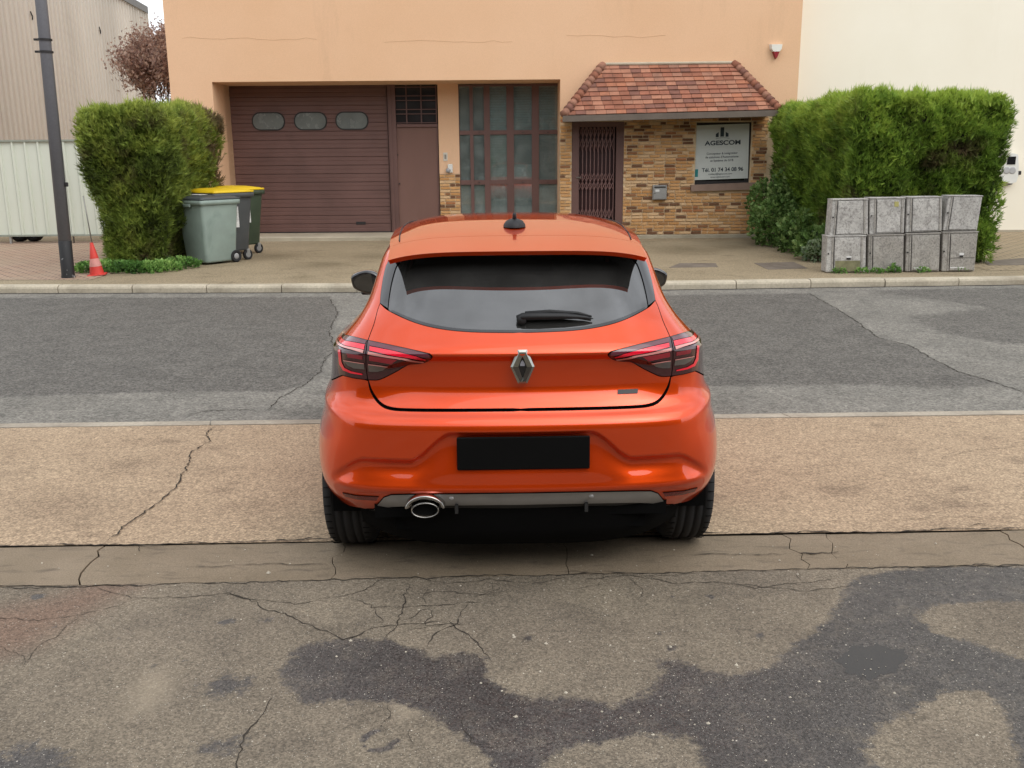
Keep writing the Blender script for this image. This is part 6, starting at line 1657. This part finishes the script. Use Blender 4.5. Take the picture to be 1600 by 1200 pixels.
boxes = [  # px quad: tl, tr, br, bl  ; row, label, stripe positions (fractions), door kind
    ([(1301, 312), (1357, 311), (1357, 367), (1296, 369)], 'weathered grey meter box, leftmost of the upper row', (.13, .86), 0),
    ([(1359, 309.5), (1415, 309), (1413, 365), (1358, 367)], 'weathered grey meter box in the upper row with a small yellow label', (.17, .88), 1),
    ([(1417, 308), (1473, 307.5), (1472, 362), (1415, 364)], 'grey meter box in the upper row right of the one with the yellow label', (.14, .90), 0),
    ([(1482, 306), (1536, 306), (1527, 361), (1473, 361)], 'pale tilted meter box at the right end of the upper row', (.13, None), 2),
    ([(1292, 369), (1354, 368), (1353, 425), (1290, 426)], 'weathered grey meter box with a mossy lower half, leftmost of the lower row', (.17, .86), 3),
    ([(1357, 367.5), (1413, 366.5), (1412, 425), (1356, 426)], 'blotched grey meter box in the lower row with weeds at its foot', (.10, None), 0),
    ([(1416, 365.5), (1470, 364), (1468, 424), (1414, 425.5)], 'dark speckled meter box in the lower row with a white line near its foot', (.14, None), 4),
    ([(1473, 363), (1529, 362), (1523, 423), (1471, 424.5)], 'meter box with a split door at the right end of the lower row', (.20, None), 5)]
for bi, (quad, lab, (s0, s1), kind_) in enumerate(boxes):
    P4 = [atY(x, y, MY + (.05 if bi < 4 else 0)) for x, y in quad]
    c0_ = (P4[2] + P4[3]) / 2; base = Vector((c0_.x, P4[0].y, min(P4[2].z, P4[3].z)))
    if bi >= 4: base.z = PZ
    t = empty('meter_box', base, 0, lab, 'meter box', 'stacked meter boxes in front of the right hedge')
    Q = [p - base for p in P4]
    if bi >= 4: Q[2].z = Q[3].z = .002
    def bl(u, v): return (Q[3].lerp(Q[2], u)).lerp(Q[0].lerp(Q[1], u), v)
    mm = kd if bi in (5, 6, 7) else m_mb
    b = MB(); b.quadbox([bl(.008, .01), bl(.992, .01), bl(.992, .99), bl(.008, .99)], (0, 1, 0), .235); body = b.build('body', mm, t)
    bv = body.modifiers.new('bevel', 'BEVEL'); bv.width = .012; bv.segments = 2; bv.limit_method = 'ANGLE'
    lo_ = .05; a = s0 + .03; e = (s1 - .02) if s1 else .97
    F_ = Vector((0, -.001, 0))
    b = MB(); b.quadbox([bl(a, .05) + F_, bl(e, .05) + F_, bl(e, .95) + F_, bl(a, .95) + F_], (0, -1, 0), .014)
    if kind_ != 5: dr_ = b.build('door', mm, t); dv2 = dr_.modifiers.new('bevel', 'BEVEL'); dv2.width = .005; dv2.segments = 1
    else:
        b.bm.free(); 
        for (v0, v1) in ((.36, .95), (.05, .34)):
            MB().quadbox([bl(a, v0) + F_, bl(e - .02, v0) + F_, bl(e, v1) + F_, bl(a, v1) + F_], (0, -1, 0), .016).build('door', mm, t)
    b = MB(); b.quadbox([bl(s0 - .035, .03) + F_, bl(s0 + .005, .03) + F_, bl(s0 + .005, .97) + F_, bl(s0 - .035, .97) + F_], (0, -1, 0), .008)
    if s1: b.quadbox([bl(s1 + .01, .03) + F_, bl(s1 + .05, .03) + F_, bl(s1 + .05, .97) + F_, bl(s1 + .01, .97) + F_], (0, -1, 0), .008)
    b.build('hinge_strip', kd, t)
    b = MB(); b.quadbox([bl(s0 + .008, .03) + F_, bl(s0 + .026, .03) + F_, bl(s0 + .026, .97) + F_, bl(s0 + .008, .97) + F_], (0, -1, 0), .002); b.build('door_gap', m_rub, t)
    b = MB(); b.lathe([(0, -.018), (.010, -.018), (.010, 0)], 'y', 10, bl(.05, .52)); b.build('lock', m_rub, t)
    b = MB(); b.quadbox([bl(.0, .985), bl(1., .985), bl(1., 1.01), bl(0, 1.01)], (0, 1, 0), .24)
    for v in b.bm.verts: v.co.y -= .012
    b.build('top_lip', mm, t)
    F2 = Vector((0, -.016, 0))
    def patch(u0, v0, u1, v1, nm, m_, th=.003): MB().quadbox([bl(u0, v0) + F2, bl(u1, v0) + F2, bl(u1, v1) + F2, bl(u0, v1) + F2], (0, -1, 0), th).build(nm, m_, t)
    if kind_ == 1: patch(.68, .76, .80, .90, 'label', simple('yellow_label', srgb('#a59e62'), .8))
    if kind_ in (3, 5):
        patch(.50, .36 if kind_ == 3 else .37, .60, .41 if kind_ == 3 else .42, 'handle', m_rub, .006); patch(.49, .41 if kind_ == 3 else .42, .62, .45 if kind_ == 3 else .48, 'handle_plate', simple('white_plate', (.7, .7, .68), .6), .004)
    if kind_ == 3: patch(.22, .04, .84, .33, 'moss', m_moss, .0015)
    if kind_ in (4, 5): patch(.24, .10, .66, .125, 'white_line', MATS.get('white_plate', m_mb), .0015)
# wall-mounted unit at the right edge
ux = WY - .0
t_ = atY(1575, 262, WY)
cu = empty('wall_unit', (t_.x, WY, t_.z), 0, 'white wall box with two round sockets and a dark screen at the right edge', 'wall box')
m_wu = simple('white_unit', srgb('#dcdcd6'), .45, var=.04)
sc_ = (atY(1600, 262, WY).x - atY(1575, 262, WY).x) / 25
pts = [(-18, -8), (-12, -20), (2, -24), (10, -22), (12, -14), (11, 4), (8, 20), (-4, 23), (-6, 10), (-12, 3)]
MB().quadbox([(x * sc_, -.14, z * sc_) for x, z in pts], (0, 1, 0), .14).build('body', m_wu, cu)
MB().box(-8 * sc_, -.15, 5 * sc_, 5 * sc_, -.139, 17 * sc_).build('screen', m_gloss, cu)
for sx in (-7, 2):
    MB().lathe([(0, -.003), (4.4 * sc_, -.006), (5.4 * sc_, -.004), (5.4 * sc_, .004)], 'y', 20, (sx * sc_, -.142, -4 * sc_)).build('socket', simple('socket_grey', (.42, .42, .42), .35), cu, True)
MB().box(14 * sc_, -.08, -11 * sc_, 19 * sc_, -.001, -5 * sc_, .01).build('switch', m_rub, cu)
MB().tube([(11 * sc_, -.05, -14 * sc_), (6 * sc_, -.06, -25 * sc_), (-4 * sc_, -.06, -27 * sc_), (-12 * sc_, -.06, -24 * sc_)], .014, 8).build('cable', simple('grey_cable', (.2, .2, .2), .5), cu, True)
MB().tube([(-12 * sc_, -.05, -22 * sc_), (-13 * sc_, -.05, -32 * sc_), (-22 * sc_, -.05, -38 * sc_)], .022, 8).build('cable', m_rub, cu, True)

# alarm siren on the orange wall
a_ = atY(1212, 80, FY - .01); al = empty('alarm_siren', (a_.x, FY, a_.z), 0, 'small white and red alarm siren high on the orange wall', 'alarm')
s_ = .0128
def wedge(pts, name, m):
    b = MB(); bm = b.bm; A = [bm.verts.new((x * s_, 0, z * s_)) for x, z in pts]; B = [bm.verts.new((x * s_ * .8, -.09, z * s_ * .92)) for x, z in pts]
    n_ = len(pts); bm.faces.new(A[::-1]); bm.faces.new(B)
    for i in range(n_): bm.faces.new((A[i], B[i], B[(i + 1) % n_], A[(i + 1) % n_]))
    b.build(name, m, al)
wedge([(-10, 10), (10, 10), (9, 3), (5.5, -1), (-5.5, -1), (-9, 3)], 'housing', simple('siren_white', srgb('#e3e0d6'), .5, var=.03)); wedge([(-5.3, -1.2), (5.3, -1.2), (1, -11), (-1, -11)], 'red_lens', simple('siren_red', srgb('#8c1420'), .3, var=.03))
# mailbox
mbx = rectY(1020, 312, 1042, 289, FY - .1); cxm, czm = (mbx[0] + mbx[2]) / 2, (mbx[1] + mbx[3]) / 2
ml = empty('mailbox', (cxm, FY - .015, czm), 0, 'small grey metal mailbox mounted on the brick wall', 'mailbox'); w2, h2 = (mbx[2] - mbx[0]) / 2, (mbx[3] - mbx[1]) / 2
m_ml = simple('mailbox_grey', srgb('#9a9996'), .45, var=.06, metal=.3)
MB().box(-w2, -.09, -h2, w2, 0, h2, .008).build('body', m_ml, ml); MB().box(-w2 + .015, -.098, -h2 + .015, w2 - .015, -.0905, h2 - .07, .003).build('door', m_ml, ml)
MB().box(-w2 + .03, -.096, h2 - .055, w2 - .03, -.0902, h2 - .03).build('slot', m_rub, ml); MB().box(-w2 + .05, -.1, h2 - .13, -.01, -.0985, h2 - .085).build('name_plate', simple('name_white', (.7, .7, .68), .5), ml)
MB().lathe([(0, -.104), (.01, -.104), (.01, -.098)], 'y', 10, (-w2 + .04, 0, -.02)).build('lock', m_rub, ml)
# intercom + plate on the pier
px_ = atY(696, 245, BY); t = empty('door_plate', (px_.x, BY, px_.z), 0, 'small white number plate on the pier above the intercom', 'plate')
MB().box(-.045, -.012, -.085, .045, 0, .085, .004).build('plate', simple('plate_white', srgb('#cfc8ba'), .5), t); MB().box(-.02, -.0145, -.045, .02, -.0125, .045, .0).build('number', simple('plate_grey', srgb('#8a857c'), .6), t)
px_ = atY(702, 264, BY); t = empty('intercom', (px_.x, BY, px_.z), 0, 'white intercom with a grey button on the pier above the bricks', 'intercom')
MB().box(-.03, -.05, -.08, .075, 0, .10, .012).build('body', m_wu, t); MB().lathe([(0, -.10), (.035, -.09), (.05, -.06), (.05, -.0)], 'y', 16, (-.02, 0, -.03)).build('camera', simple('cam_grey', (.35, .35, .36), .3), t, True)

# sign board in the window
SY = FY + .03
sq = [atY(1088.5, 196, SY), atY(1171, 193, SY), atY(1168.5, 278.5, SY), atY(1085, 281.5, SY)]
sg = empty('sign_board', ((sq[3].x + sq[2].x) / 2, SY, sq[3].z), 0, 'white company sign with dark lettering standing in the brick wall window', 'sign')
so = sg.location.copy(); S4 = [p - so for p in sq]
m_sg = simple('sign_white', srgb('#c9cdc8'), .5, var=.03, scale=1)
MB().quadbox([S4[3], S4[2], S4[1], S4[0]], (0, 1, 0), .012).build('board', m_sg, sg)
m_ink = simple('sign_ink', srgb('#26323a'), .6, var=.05); m_ink2 = simple('sign_ink_grey', srgb('#4c5358'), .6, var=.05); m_teal = simple('sign_teal', srgb('#1f7f80'), .5, var=.05)
ux_ = ((S4[2] - S4[3]) + (S4[1] - S4[0])) / 2; Wd = ux_.length; ux_.normalize(); uz_ = Vector((0, 0, 1)); Hd = (S4[0].z + S4[1].z - S4[2].z - S4[3].z) / 2
def sgp(u, v): return S4[3].lerp(S4[2], u).lerp(S4[0].lerp(S4[1], u), v) + Vector((0, -.0015, 0))
def text(s, u, v, size, m, wide=1.0, bold=0.0, name='lettering'):
    cu_ = bpy.data.curves.new('txt', 'FONT'); cu_.body = s; cu_.size = size; cu_.align_x = 'CENTER'; cu_.align_y = 'CENTER'; cu_.extrude = .001; cu_.offset = bold
    o0 = bpy.data.objects.new('txt', cu_); COL.objects.link(o0); dg = bpy.context.evaluated_depsgraph_get(); me = bpy.data.meshes.new_from_object(o0.evaluated_get(dg)); bpy.data.objects.remove(o0)
    p = sgp(u, v); ang = math.atan2(ux_.z, ux_.x)
    for q in me.vertices:
        x, y = q.co.x * wide, q.co.y; q.co = Vector((p.x + x * math.cos(ang) - y * math.sin(ang), p.y - .001 - q.co.z, p.z + x * math.sin(ang) + y * math.cos(ang)))
    me.name = name; me.materials.clear(); me.materials.append(m); return link(bpy.data.objects.new(name, me), sg)
text('AGESCOM', .51, .665, .118, m_ink, 1.28, .0035)
text('Concepteur & intégrateur', .50, .475, .058, m_ink2, 1.0, .0005); text("de solutions d'Automatisme", .50, .41, .058, m_ink2, 1.0, .0005); text('et Système de GTB', .50, .345, .058, m_ink2, 1.0, .0005)
text('Tél. 01 74 34 08 96', .52, .175, .104, m_ink, 1.0, .002); text('contact@agescom.com', .48, .10, .05, m_ink2); text('www.agescom.com', .48, .045, .05, m_ink2)
def bar(u0, v0, u1, v1, m, name, top=0): MB().quadbox([sgp(u0, v0), sgp(u1, v0), sgp(u1, v1 + (top if top > 0 else 0)), sgp(u0, v1 - (top if top < 0 else 0))], (0, -1, 0), .002).build(name, m, sg)
bar(.455, .78, .525, .95, m_ink, 'logo_tower'); bar(.37, .775, .425, .835, m_ink, 'logo_block', .03); bar(.555, .775, .61, .835, m_ink, 'logo_block', -.03)
MB().tube([sgp(.37 + .26 * t, .745 + .018 * math.sin(math.pi * t)) for t in (0, .25, .5, .75, 1)], .003, 4).build('logo_arc', m_ink2, sg)
bar(.0, .06, .062, .20, m_teal, 'teal_label')
